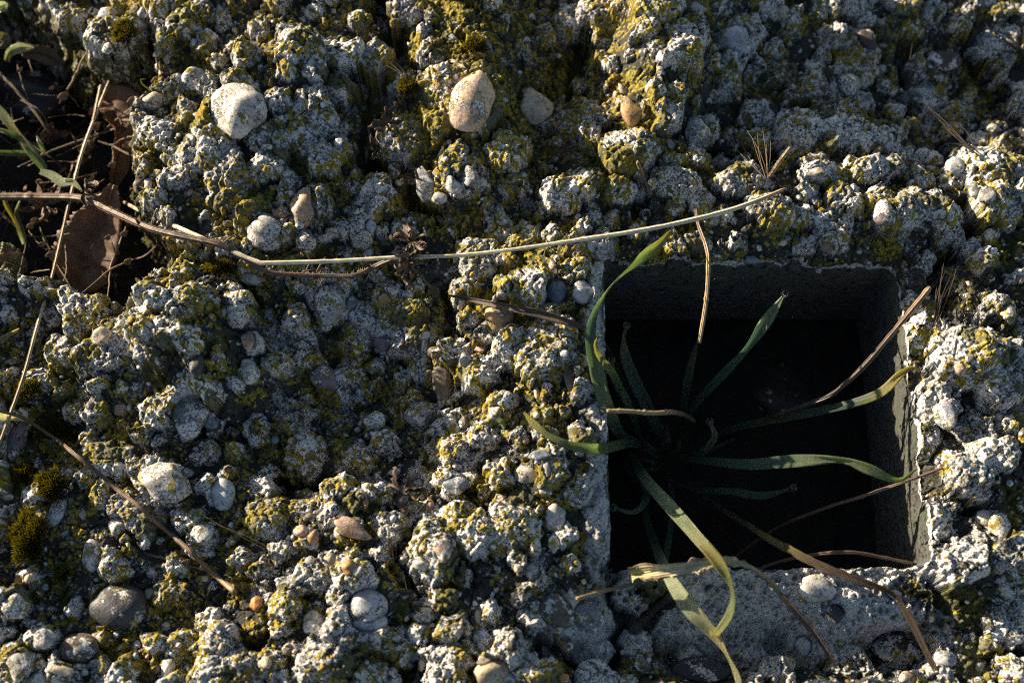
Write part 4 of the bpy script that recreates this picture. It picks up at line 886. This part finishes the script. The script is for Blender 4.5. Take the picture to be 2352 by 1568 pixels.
so, sp = stem('straw', 'upright pale broken straw with a split top in the dark gap at left',
     [(256, 172, -14, 7), (225, 250, -10, 8), (190, 345, -6, 9), (165, 440, -5, 9), (142, 540, -5, 8), (118, 640, -2, 8), (85, 750, hz(85, 750, 3, 3).z, 8), (55, 860, hz(55, 860, 3, 3).z, 8), (20, 960, hz(20, 960, 3, 3).z, 8), (-6, 1030, hz(-6, 1030, 3, 3).z, 7)], 'TPPTTTPTTT', off=False, n=110, cat='straw', seed=3)
tube('split_piece', [(at(231, 196, -10), .45), (at(222, 240, -9), .5), (at(212, 285, -8.5), .4)], 'PT', so, sp[0][0], n=14)
stem('twig', 'dark brown twig lying diagonally over the mossy lower left', [(-20, 938, 7, 7.0), (60, 965, 7, 7.0), (120, 1005, 6, 7.8), (180, 1050, 5, 8.6), (255, 1112, 4, 9.4), (330, 1172, 3.5, 9.4), (390, 1225, 3, 10.1), (440, 1270, 2.5, 10.1), (495, 1320, 2, 11.7), (542, 1358, 1, 12.5)], 'RBRRBRRBRT', n=110, cat='twig', seed=4, wob=.12)
ribbon('grass_shoot', [(hz(-20, 955, 6), 2.2, 0), (hz(25, 957, 6.5), 2.0, 20), (hz(66, 966, 5), .6, 0)], 'WC', None, hz(-20, 955, 6), n=20)
o = bpy.data.objects['grass_shoot']; o['label'] = 'pale folded grass blade end at the left edge beside the dark twig'; o['category'] = 'grass blade'
stem('stick', 'short tan stick jutting over the left part of the square hole', [(1394, 943, 14, 11), (1440, 944, 13, 11), (1500, 948, 11, 11), (1540, 946, 8, 12), (1570, 952, 3, 10), (1594, 966, -5, 10)], 'TTTRDD', off=False, cat='stick', seed=5, knots=.3)
stem('dry_stick', 'grey dry stem rising out of the hole over its right rim', [(2136, 660, 8, 14), (2100, 704, 8, 12), (2060, 752, 7, 12), (1985, 840, 3, 13), (1930, 890, -2, 12), (1890, 916, -5, 13), (1780, 955, -18, 10), (1690, 995, -36, 8), (1640, 1020, -50, 6)], 'TRDDKDDKK', off=False, cat='stem', seed=6)
stem('dry_stick', 'thin brown dry stem crossing the lower right of the hole', [(2215, 1052, 9, 5), (2140, 1084, 8, 7), (2065, 1110, 6, 8), (1980, 1140, 0, 8), (1900, 1165, -6, 8), (1785, 1212, -16, 7), (1680, 1285, -30, 6), (1600, 1350, -50, 5)], 'RRBDDRDD', off=False, cat='stem', seed=7)
stem('dry_stick', 'brown dry stem lying along the bottom edge of the hole', [(2105, 1296, -2, 8), (2030, 1280, -3, 9), (1958, 1268, -3, 10), (1880, 1272, -5, 10), (1790, 1290, -10, 8), (1690, 1325, -18, 6), (1640, 1335, -50, 5)], 'DDRDDD', off=False, cat='stem', seed=8)
stem('dry_stick', 'tan stem bent down over the upper rim of the hole', [(1598, 478, 8, 7), (1604, 515, 12, 9), (1622, 565, 14, 10), (1627, 605, 14, 10), (1622, 690, 10, 10), (1606, 788, 5, 10)], 'RRTTT', off=False, cat='stem', seed=9)
stem('dry_stick', 'short tan stem leaning in a crevice above the hole', [(1464, 372, 5, 8), (1478, 405, 4, 8), (1494, 448, -1, 8)], 'TTR', cat='stem', seed=10, n=30)
stem('stick', 'short tan stick poking out at the lower left rim of the hole', [(1324, 1374, 3, 9), (1380, 1358, 3.5, 8), (1440, 1344, 4, 9), (1475, 1334, 3, 8)], 'TTRD', cat='stick', seed=11, n=30)
stem('twig', 'dark stubby twig wedged in the crack below the hole', [(1452, 1448, 1, 22), (1490, 1412, 1.2, 20), (1540, 1362, 0, 20)], 'KDK', cat='twig', seed=12, n=30, wob=.15)
# withered blade left of the hole
p0 = hz(1030, 678, 7)
ob = ribbon('withered_grass', [(p0, .6, 0)] + [(hz(a, b, 3, 3.0), w_, r_) for a, b, w_, r_ in ((1090, 690, 1.3, 0), (1180, 708, 2.0, 0), (1250, 722, 2.7, 20), (1305, 738, 2.4, 30), (1345, 752, 1.2, 20))], 'DDDDBD', None, p0, n=40, mat=M_LEAF, fold=.5)
ob['label'] = 'narrow reddish brown dry blade pointing at the left rim of the hole'; ob['category'] = 'dry blade'

# thin weeds in the gap at left
gap = 'thin dry weed stems in the gap at left'
def weed(label, lines, seeds, codes='RTD', name='dry_weed'):
    o0 = at(*lines[0][0][:3]); th = thing(name, label, 'stem', o0, gap)
    for i, L in enumerate(lines): tube('stalk', [(at(a, b, c), d * K / 2) for a, b, c, d in L], codes, th, o0, n=36, seed=i, wob=.1)
    for i, (px, py, z, r) in enumerate(seeds):
        c = at(px, py, z); ribbon('seed_pod', [(c + Vector((-r, -r * .5, 0)), .2, 0), (c, r * 1.5, 20), (c + Vector((r, r * .6, .4)), .2, 0)], 'RT', th, o0, mat=M_LEAF, n=10, m=5, fold=.7, thick=r * .9, seed=i)
    return th
weed('forked thin stem with round seed pods beside the large brown leaf', [[(290, 518, -14, 4), (268, 575, -13, 5), (253, 618, -12, 5), (249, 660, -10, 4), (247, 702, -8, 4)], [(365, 560, -6, 4), (330, 588, -9, 4), (292, 600, -12, 4), (253, 620, -12, 5), (205, 660, -8, 4), (160, 692, -5, 3)], [(250, 540, -14, 3), (262, 570, -13, 3), (262, 590, -12.5, 3)]], [(285, 536, -13, 1.3), (293, 600, -12, 1.4), (247, 545, -14, 1.1)])
weed('brown twiggy stem slanting down from the left edge', [[(-10, 158, -18, 8), (30, 200, -18, 8), (65, 238, -19, 8), (95, 278, -20, 8), (120, 310, -22, 7)], [(40, 150, -19, 3), (52, 195, -19, 3), (78, 260, -20, 3)]], [(45, 160, -18, 1.0)])
weed('grey straight stem leaning at the upper left', [[(240, 52, -6, 6), (215, 95, -8, 6), (185, 148, -12, 6), (158, 200, -16, 6), (136, 238, -20, 5)], [(150, 210, -17, 3), (172, 232, -18, 3), (184, 248, -19, 3)]], [(145, 220, -17, 1.8), (118, 202, -18, .8)], 'DTD')
weed('dark twig running flat across the brown leaf to the slab edge', [[(40, 385, -20, 4), (125, 345, -18, 6), (190, 322, -17, 7), (240, 303, -16, 6), (316, 284, -12, 5)], [(216, 326, -16, 3), (220, 300, -15, 3), (218, 290, -15, 3)]], [(218, 290, -15, 1.8), (222, 312, -15, .8)], 'DRD')
weed('thin stem with a beaked pod reaching up to the pale pebble', [[(238, 300, -16, 4), (270, 272, -13, 4), (310, 242, -8, 4), (335, 222, -4, 4), (345, 200, 0, 3), (358, 184, 2, 3)]], [(305, 230, -8, 1.9), (360, 183, 2, 1.8)], 'RTT')
weed('forked thin stem just left of the bulging slab edge', [[(225, 325, -15, 4), (258, 335, -14, 5), (290, 352, -12, 4), (318, 363, -9, 3)], [(258, 335, -14, 4), (285, 318, -12, 4), (325, 312, -8, 3)], [(258, 335, -14, 3), (260, 360, -14, 3), (257, 378, -14, 3)]], [(257, 378, -14, 1.3), (292, 332, -12, 1.5)], 'DTR')
weed('curved pale dry tendril under the hairy stem', [[(372, 548, -2, 4), (400, 560, -2, 5), (428, 568, -1, 4), (438, 558, 0, 4), (436, 545, 1, 3)]], [], 'TPT')
weed('reddish stem crossing the lower left corner of the gap', [[(-15, 478, -14, 7), (20, 505, -15, 7), (58, 540, -17, 6)], [(5, 700, -4, 3), (40, 640, -12, 3), (60, 560, -18, 3)]], [(70, 518, -16, 1.3), (96, 560, -16, 1.2)], 'BRR')
weed('branching thin weed with a small pod in front of the brown leaf', [[(90, 520, -18, 3), (105, 560, -17, 3), (120, 590, -16, 3), (150, 640, -13, 3), (168, 668, -10, 3)], [(66, 530, -18, 3), (88, 558, -17, 3), (110, 575, -16, 3)], [(150, 560, -16, 3), (152, 620, -14, 3), (140, 660, -12, 3)]], [(115, 584, -15, 1.5), (78, 505, -17, 1.1)], 'TTD')
weed('pale forked tendril lying over the mossy slab at the left edge', [[(48, 838, 1, 3), (92, 845, 2, 3), (102, 862, 3, 4), (85, 885, 3, 3), (30, 915, 3, 3)], [(108, 680, -4, 3), (105, 750, 0, 3), (75, 830, 1, 3)]], [(95, 858, 3, 1.2)], 'TTD')
weed('small branching stem with seed husks below the dark twig', [[(328, 1268, 0, 5), (370, 1280, 1, 5), (420, 1295, 1, 5), (486, 1312, 1, 4)], [(395, 1285, 1, 4), (415, 1270, 1.5, 4), (428, 1260, 2, 3)], [(410, 1295, 1, 4), (425, 1315, .5, 4)]], [(427, 1262, 2, 1.9), (424, 1292, 2, 1.5), (468, 1300, 2, 1.2)], 'RTR')

# ------------------------------------------------------------------ dead leaves
def leaf(name, label, rows, codes, n=60, m=13, wave=.06, fold=.2, ragged=.05, seed=0, cat='leaf', mat=None, group=None):
    pts = [(at(px, py, z), w_ * K, r_) for px, py, z, w_, r_ in rows]; o0 = pts[0][0].copy()
    ob = ribbon(name, pts, codes, None, o0, n=n, m=m, wave=wave, fold=fold, ragged=ragged, seed=seed, mat=mat or M_LEAF, thick=.25)
    ob['label'] = label; ob['category'] = cat
    if group: ob['group'] = group
    A = catmull([(*p, r) for p, w_, r in pts], 30)
    tube('midrib', [(Vector(A[i, :3]) + Vector((0, 0, .15)), .28 - .007 * i) for i in range(0, 30, 4)], codes[0] + codes[-1], ob, o0, n=24, sides=6)
    return ob
leaf('dead_leaf', 'broad brown dead leaf lying in the gap with sunlit streaks', [(262, 425, -16, 20, 10), (245, 470, -17, 75, 12), (225, 520, -19, 130, 18), (205, 570, -21, 160, 18), (185, 620, -23, 150, 12), (165, 655, -25, 80, 0), (150, 675, -26, 15, 0)], 'EEREE', seed=1)
leaf('dead_leaf', 'curled reddish dead leaf folded upright against the slab edge', [(225, 228, -20, 60, 10), (262, 250, -18, 130, -20), (282, 300, -18, 110, -35), (275, 345, -19, 70, -40), (268, 390, -21, 50, -30), (262, 430, -24, 14, 0)], 'EEEEB', seed=2, fold=.55)
leaf('dead_leaf', 'dark brown leaf scrap behind the grass blades at upper left', [(50, 128, -16, 10, 0), (85, 122, -16, 40, 10), (115, 132, -17, 44, 0), (145, 150, -19, 10, 0)], 'DBD', seed=3)
leaf('green_leaf', 'round olive green leaf at the left edge of the photograph', [(-30, 590, -18, 60, 0), (5, 600, -17, 95, 0), (40, 612, -18, 70, 0), (62, 622, -19, 12, 0)], 'OOO', seed=4, mat=M_BLADE)
leaf('dead_leaf', 'torn grey brown scrap lying on the round green leaf', [(-10, 592, -13, 26, 0), (20, 590, -13, 24, 20), (45, 582, -13, 8, 0)], 'TRT', seed=5, n=24, m=7, ragged=.25)
leaf('green_leaf', 'small pale green leaf at the very top left corner', [(-8, 22, -6, 20, 0), (8, 14, -6, 26, 0), (18, 12, -7, 4, 0)], 'WW', seed=6, n=20, m=7, mat=M_BLADE)
leaf('green_leaf', 'curved grey green leaf arching near the upper left corner', [(16, 140, -14, 14, 0), (22, 122, -11, 20, 10), (45, 111, -9, 26, 0), (78, 110, -10, 5, 0)], 'OWW', seed=7, n=30, m=7, mat=M_BLADE)
leaf('green_leaf', 'crinkled olive leaf at the left edge above the arching leaf', [(-12, 92, -12, 40, 0), (8, 98, -12, 46, 0), (22, 112, -13, 12, 0)], 'OO', seed=8, n=20, m=9, mat=M_BLADE, wave=.2)
green = [('bright green grass blade running down from the left edge', [(-25, 225, -10, 16, 0), (10, 268, -9, 30, 0), (42, 308, -9, 22, 30), (72, 348, -10, 32, 0), (98, 382, -12, 26, 0), (105, 395, -13, 8, 0)], 'LLYLL'),
    ('short green grass blade lying level at the left edge', [(-25, 350, -12, 14, 0), (20, 352, -12, 18, 0), (55, 352, -12, 18, 10), (78, 354, -13, 6, 0)], 'LLL'),
    ('pointed green grass blade just above the level blade', [(-20, 296, -8, 10, 0), (10, 302, -8, 16, 0), (35, 312, -9, 20, 0), (58, 328, -10, 6, 0)], 'YLL'),
    ('twisted grey green blade touching the hairy stem', [(92, 394, -10, 16, 0), (118, 402, -8, 26, 0), (142, 418, -6, 30, 0), (168, 418, -4, 22, 30), (188, 440, -1, 6, 0)], 'WWWW'),
    ('grey green curved blade below the hairy stem', [(45, 462, -10, 6, 0), (38, 490, -12, 14, 0), (46, 525, -14, 22, 0), (56, 560, -17, 14, 0)], 'WOOW'),
    ('thin yellow green blade under the hairy stem at left', [(8, 440, -10, 8, 0), (14, 470, -11, 14, 0), (30, 500, -13, 10, 0), (42, 530, -16, 5, 0)], 'LYO'),
    ('tiny green blade tip standing in the litter', [(85, 312, -14, 4, 0), (92, 330, -14, 14, 0), (104, 352, -16, 12, 0)], 'LL'),
    ('small yellow green sprout in the dark notch of the slab', [(311, 638, -6, 4, 0), (322, 650, -6, 15, 0), (330, 664, -7, 8, 40), (342, 692, -9, 14, 0)], 'YLL'),
    ('pale blade tip poking in at the left edge over mossy slab', [(-20, 795, 2, 16, 0), (10, 775, 4, 16, 0), (44, 755, 5, 5, 0)], 'WC'),
    ('tiny curled green shoot next to the pale pebble', [(348, 208, -1, 5, 0), (330, 196, 1, 5, 0), (324, 184, 2, 4, 0), (334, 182, 2, 3, 0)], 'OL'),
    ('small green shoot at the rim of the left ridge by the hole', [(1140, 962, 0, 4, 0), (1152, 968, 0, 12, 0), (1158, 985, 0, 4, 0)], 'LL')]
for i, (lb, rows, codes) in enumerate(green):
    if rows[0][0] > 300 and i not in (7, 9): pts = [(hz(a, b, 2.5), w_ * K, r_) for a, b, c, w_, r_ in rows]
    else: pts = [(at(a, b, c), w_ * K * .8, r_) for a, b, c, w_, r_ in rows]
    ob = ribbon('grass_shoot', pts, codes, None, pts[0][0], n=40, seed=50 + i, fold=.3); ob['label'] = lb; ob['category'] = 'grass blade'
# crumpled leaf litter in the crevices
for lb, px, py, z, n_, sz, codes in [('crumpled brown dead leaves filling the crevice left of the mossy ridge', 892, 285, 2, 16, 7, 'RDB'), ('small curled dead leaf scrap below the cream pebble', 1290, 272, 2, 3, 5, 'RTR'),
        ('curled brown dead leaf with a ragged edge above the pale straw', 1292, 352, 2, 5, 7, 'RDR'), ('dead leaf scraps in the shaded crevice at top', 850, 70, 1, 8, 6, 'DDK'), ('dry brown scraps beside the grey stones under the ridge', 960, 420, 1, 6, 5, 'TRD'),
        ('dried husks tangled between the stones at lower centre', 925, 1130, 2, 7, 7, 'DDT'), ('three pale bracts on the moss above the tan pebble', 1062, 145, 2, 4, 5, 'TPT'), ('brown leaf litter deep in the crack right of the crevice leaves', 868, 350, 0, 8, 6, 'KDD')]:
    c = hz(px, py, z); th = thing('leaf_litter', lb, 'dead leaves', c); crumple(th, c, c, n_, sz, codes, px)
# loose litter on the soil of the gap
V, F, tint, uv = [], [], [], []
for i in range(420):
    px = random.uniform(-200, 400); py = random.uniform(-60, 680); x, y = unproj(px, py, -42)
    if sample(pit_in, *unproj(px, py, -10)) < 0.5: continue
    z = soil_z(x, y) + random.uniform(0.5, 9); a = random.uniform(0, 3.14); L = random.uniform(2, 9); w_ = random.uniform(.15, .7)
    d = np.array([math.cos(a), math.sin(a), random.uniform(-.3, .3)]); s_ = np.array([-math.sin(a), math.cos(a), random.uniform(-.5, .5)]); c = len(V); cc_ = PAL[random.choice('RDDTBK')]
    for k, (u, v_) in enumerate(((-1, -1), (1, -.3), (1, .3), (-1, 1))):
        V.append(np.array([x, y, z]) + d * u * L / 2 + s_ * v_ * w_); uv.append((k / 3, 0)); tint.append((*cc_, 1))
    V.append(np.array([x, y, z - .4])); tint.append((*cc_, 1)); uv.append((0, 0))
    F += [(c, c + 1, c + 2), (c, c + 2, c + 3), (c + 1, c, c + 4), (c + 3, c + 2, c + 4), (c, c + 3, c + 4), (c + 2, c + 1, c + 4)]
ob = finish('soil_litter', V, F, tint, uv, M_LEAF, None, (0, 0, 0)); ob['kind'] = 'stuff'; ob['label'] = 'loose bits of dry litter on the dark soil in the gap'; ob['category'] = 'litter'
V, F, tint, uv = [], [], [], []
for i in range(85):
    px = random.uniform(-120, 330); py = random.uniform(60, 640)
    if sample(pit_in, *unproj(px, py, -14)) < 0.75: continue
    a = random.uniform(0, 3.14); L = random.uniform(40, 150); z = random.uniform(-34, -9)
    P = [at(px, py, z), at(px + L * .5 * math.cos(a) + random.uniform(-12, 12), py + L * .5 * math.sin(a) + random.uniform(-12, 12), z + random.uniform(-3, 3)), at(px + L * math.cos(a), py + L * math.sin(a), z + random.uniform(-9, 4))]
    if sample(pit_in, P[2].x, P[2].y) < 0.6: continue
    A = catmull([(*p, 0) for p in P], 9); r = random.uniform(.12, .34); cc_ = np.array(PAL[random.choice('RRTDBT')])
    for k in range(9):
        tt = unit(A[min(k + 1, 8), :3] - A[max(k - 1, 0), :3]); s1 = unit(np.cross(tt, [.1, .2, 1])); s2 = np.cross(s1, tt); c = len(V)
        for q in range(4): V.append(A[k, :3] + r * (1 - .06 * k) * (s1 * math.cos(q * 1.571) + s2 * math.sin(q * 1.571)) + RNG.normal(size=3) * .05); tint.append((*(cc_ * random.uniform(.7, 1.2)), 1)); uv.append((q / 4, k / 9))
        if k < 8: F += [(c + q, c + (q + 1) % 4, c + 4 + (q + 1) % 4, c + 4 + q) for q in range(4)]
ob = finish('dry_tangle', V, F, np.clip(tint, 0, 1), uv, M_STRAW, None, (0, 0, 0)); ob['kind'] = 'stuff'; ob['label'] = 'tangle of fine dry stems filling the dark gap at left'; ob['category'] = 'dry stems'
for lb, px, py, z in [('crumpled brown leaf scraps by the pale broken straw in the gap', 205, 350, -20), ('crumpled leaf scraps under the green blades in the gap', 95, 330, -26), ('curled dry scraps in the gap left of the broad brown leaf', 100, 470, -22)]:
    c = at(px, py, z); th = thing('leaf_litter', lb, 'dead leaves', c); crumple(th, c, c, 12, 9, 'EBE', px)
# dark stone lying in the gap
p = at(85, 225, -43)
ob = bpy.data.objects.new('stone', ROCKS['r'][2]); link(ob); ob.location = p * S; ob.scale = (16, 9.5, 8); ob.rotation_euler = (0.1, -.1, -.35); ob.color = (0.022, 0.022, 0.028, 0.42)
ob['label'] = 'large smooth dark stone lying deep in the gap at upper left'; ob['category'] = 'stone'
p = at(1800, 905, -56); ob = bpy.data.objects.new('stone', ROCKS['a'][3]); link(ob); ob.location = p * S; ob.scale = (14, 12, 8); ob.color = (0.03, 0.024, 0.02, 0.42)
ob['label'] = 'dim brown stone on the dark floor of the square hole'; ob['category'] = 'stone'

# ------------------------------------------------------------------ dry grass awns and fibres
def fibres(name, label, base, tips, codes, wpx, cat='dry grass', part='awn', curl=.12, group=None, z0=2, z1=4):
    b = hz(*base, z0); th = thing(name, label, cat, b, group)
    for i, tp in enumerate(tips):
        e = hz(tp[0], tp[1], tp[2] if len(tp) > 2 else z1); s_ = Vector((random.uniform(-1, 1), random.uniform(-1, 1), random.uniform(0, 1)))
        st0 = b + s_ * 0.7; L = (e - st0).length
        wpx = wpx if i else wpx * .6
        tube(part, [(st0, wpx * K / 2), (st0.lerp(e, .5) + s_ * L * curl, wpx * K / 2 * .8), (e, wpx * K / 2 * .35)], codes, th, b, n=16, sides=5, seed=i, knots=0)
    return th
fibres('grass_awns', 'fan of fine pale grass awns standing above the upper rim of the hole', (1762, 412), [(1668, 316), (1700, 324), (1716, 300), (1728, 318), (1740, 305), (1752, 300), (1760, 330), (1770, 322)], 'TTP', 2.4, curl=.05, z0=5, z1=9)
stem('dry_stick', 'short blurred tan stem beside the fan of grass awns', [(1766, 408, 6, 10), (1790, 372, 8, 10), (1815, 338, 9, 8)], 'RTT', cat='stem', seed=20, n=24)
fibres('grass_fibres', 'bundle of grey dry grass fibres in the crevice right of the hole', (2150, 745), [(2175, 560), (2185, 590), (2195, 610), (2165, 600), (2205, 570), (2190, 640), (2178, 655), (2155, 640), (2200, 680)], 'KDD', 4.5, curl=.06)
fibres('grass_fibres', 'dark dry grass fibres in the long crevice at upper right', (2235, 350), [(2110, 225), (2125, 240), (2150, 270), (2165, 290), (2185, 280), (2200, 310), (2175, 330), (2150, 300)], 'KDD', 3.8, curl=.05)
fibres('grass_fibres', 'dark upright dry grass wisp between the shaded stones at upper right', (2082, 210), [(2110, 30), (2105, 80), (2092, 110), (2075, 150), (2096, 160)], 'KDD', 3.0, curl=.06)
fibres('grass_fibres', 'pale dry grass wisp in the shaded hollow above the tan pebbles', (1825, 232), [(1790, 165), (1805, 185), (1815, 175), (1775, 225), (1798, 200)], 'KDD', 3.0, curl=.08)
fibres('grass_fibres', 'upright wisp of dry fibres between the stones at lower centre', (905, 1290), [(884, 1170), (890, 1185), (896, 1180), (902, 1200), (885, 1240), (910, 1230)], 'KDD', 3.0, curl=.05)
fibres('grass_fibres', 'crossed dry grass straws under the dark shaded stones at centre', (985, 1145), [(872, 1188), (900, 1205), (920, 1215), (950, 1165), (975, 1190)], 'KDD', 2.2, curl=.04)
fibres('grass_fibres', 'two long fine awns across the mossy hollow at lower left', (610, 1262), [(420, 1158), (478, 1197), (500, 1290)], 'KDD', 1.8, curl=.02)
fibres('grass_fibres', 'dark dry fibres lying under the pale stones at bottom centre', (955, 1400), [(925, 1310), (940, 1335), (990, 1395), (1000, 1420)], 'KDD', 4.5, curl=.05)
fibres('grass_fibres', 'thin dead stalk bundle in the shaded upper right corner', (2345, 128), [(2262, 55), (2280, 70), (2300, 60), (2350, 60), (2275, 115)], 'KDD', 6.8, curl=.03)
fibres('grass_fibres', 'pale straw bundle lying in the shaded crevice left of the mossy ridge', (935, 182), [(868, 100), (880, 120), (890, 140), (885, 150)], 'KDD', 5.2, curl=.03)
fibres('grass_fibres', 'fine fibres in the crevice between the hole and the upper lumps', (1500, 395), [(1645, 378), (1620, 384), (1470, 470), (1460, 480)], 'KDD', 2.2, curl=.03)
fibres('grass_fibres', 'grey dry wisp at the bottom edge beside the pale lump', (880, 1575), [(820, 1500), (835, 1520), (850, 1490)], 'KDD', 3.8, curl=.03)

# ------------------------------------------------------------------ moss cushions
def cushion(label, px, py, rx, ry, hgt, n, tipc=(0.125, 0.108, 0.02), lowc=(0.05, 0.06, 0.012)):
    c = hz(px, py, 0); V, F, tint, uv = [], [], [], []; k = mmpp(px, py)
    for i in range(n):
        a = random.uniform(0, 6.283); r = math.sqrt(random.random()); x = r * math.cos(a); y = r * math.sin(a)
        lob = 0.72 + 0.28 * math.sin(a * 3 + px) * math.cos(a * 2 + py); r *= lob; x *= lob * random.uniform(.9, 1.15); y *= lob * random.uniform(.9, 1.15)
        dome = math.sqrt(max(0, 1 - min(1, r * r))) * (0.75 + 0.25 * math.sin(x * 5 + py) * math.sin(y * 4 + px)); jit = random.uniform(.5, 1.25)
        b = np.array([c.x + x * rx * k * .9, c.y + y * ry * k * .9, c.z - 1 + dome * hgt * .55])
        d = unit(np.array([x * .9 + random.gauss(0, .22), y * .9 + random.gauss(0, .22), .55 + dome])); L = hgt * .55 * jit
        s_ = unit(np.cross(d, [random.gauss(0, 1), random.gauss(0, 1), .3])); wd_ = random.uniform(.10, .18); i0 = len(V); q = random.uniform(.7, 1.2)
        for m_, (p_, ww, cc_) in enumerate(((b, wd_, lowc), (b + d * L * .6, wd_, tipc), (b + d * L + s_ * .1, .03, tipc))):
            V += [p_ - s_ * ww, p_ + s_ * ww]; tint += [tuple(np.clip(np.array(cc_) * q, 0, 1)) + (1,)] * 2; uv += [(0, m_ / 2)] * 2
        F += [(i0, i0 + 1, i0 + 3, i0 + 2), (i0 + 2, i0 + 3, i0 + 5, i0 + 4)]
    ob = finish('moss_cushion', V, F, tint, uv, M_MOSS, None, c); ob['label'] = label; ob['category'] = 'moss'; return ob
cushion('large furry moss cushion at the lower left edge', 66, 1240, 42, 74, 5.5, 5600)
cushion('small rounded yellow moss cushion above the white pebble', 118, 1115, 34, 34, 6, 2200)
cushion('tiny moss tuft at the left edge beside the purple stone', 50, 1092, 20, 20, 5, 900)
cushion('bright moss patch in the left hollow under the twig', 120, 985, 60, 30, 4, 2600)
cushion('moss patch along the left hollow below the pale straw', 70, 895, 40, 24, 4, 1500)
cushion('yellow green moss clump on the upper left slab edge', 288, 78, 24, 36, 5, 1600)
cushion('moss fringe on the slab corner below the hairy stem', 505, 618, 40, 18, 4, 1500)
cushion('dull moss tuft between the pale pebbles at lower left', 148, 1318, 20, 26, 4, 900, (0.14, 0.13, 0.02))
cushion('green moss clump on top of the mossy ridge', 1090, 200 - 92, 30, 24, 4, 1400)
cushion('moss pad on the shoulder of the mossy ridge by the crevice', 935, 205, 24, 24, 4, 1100)
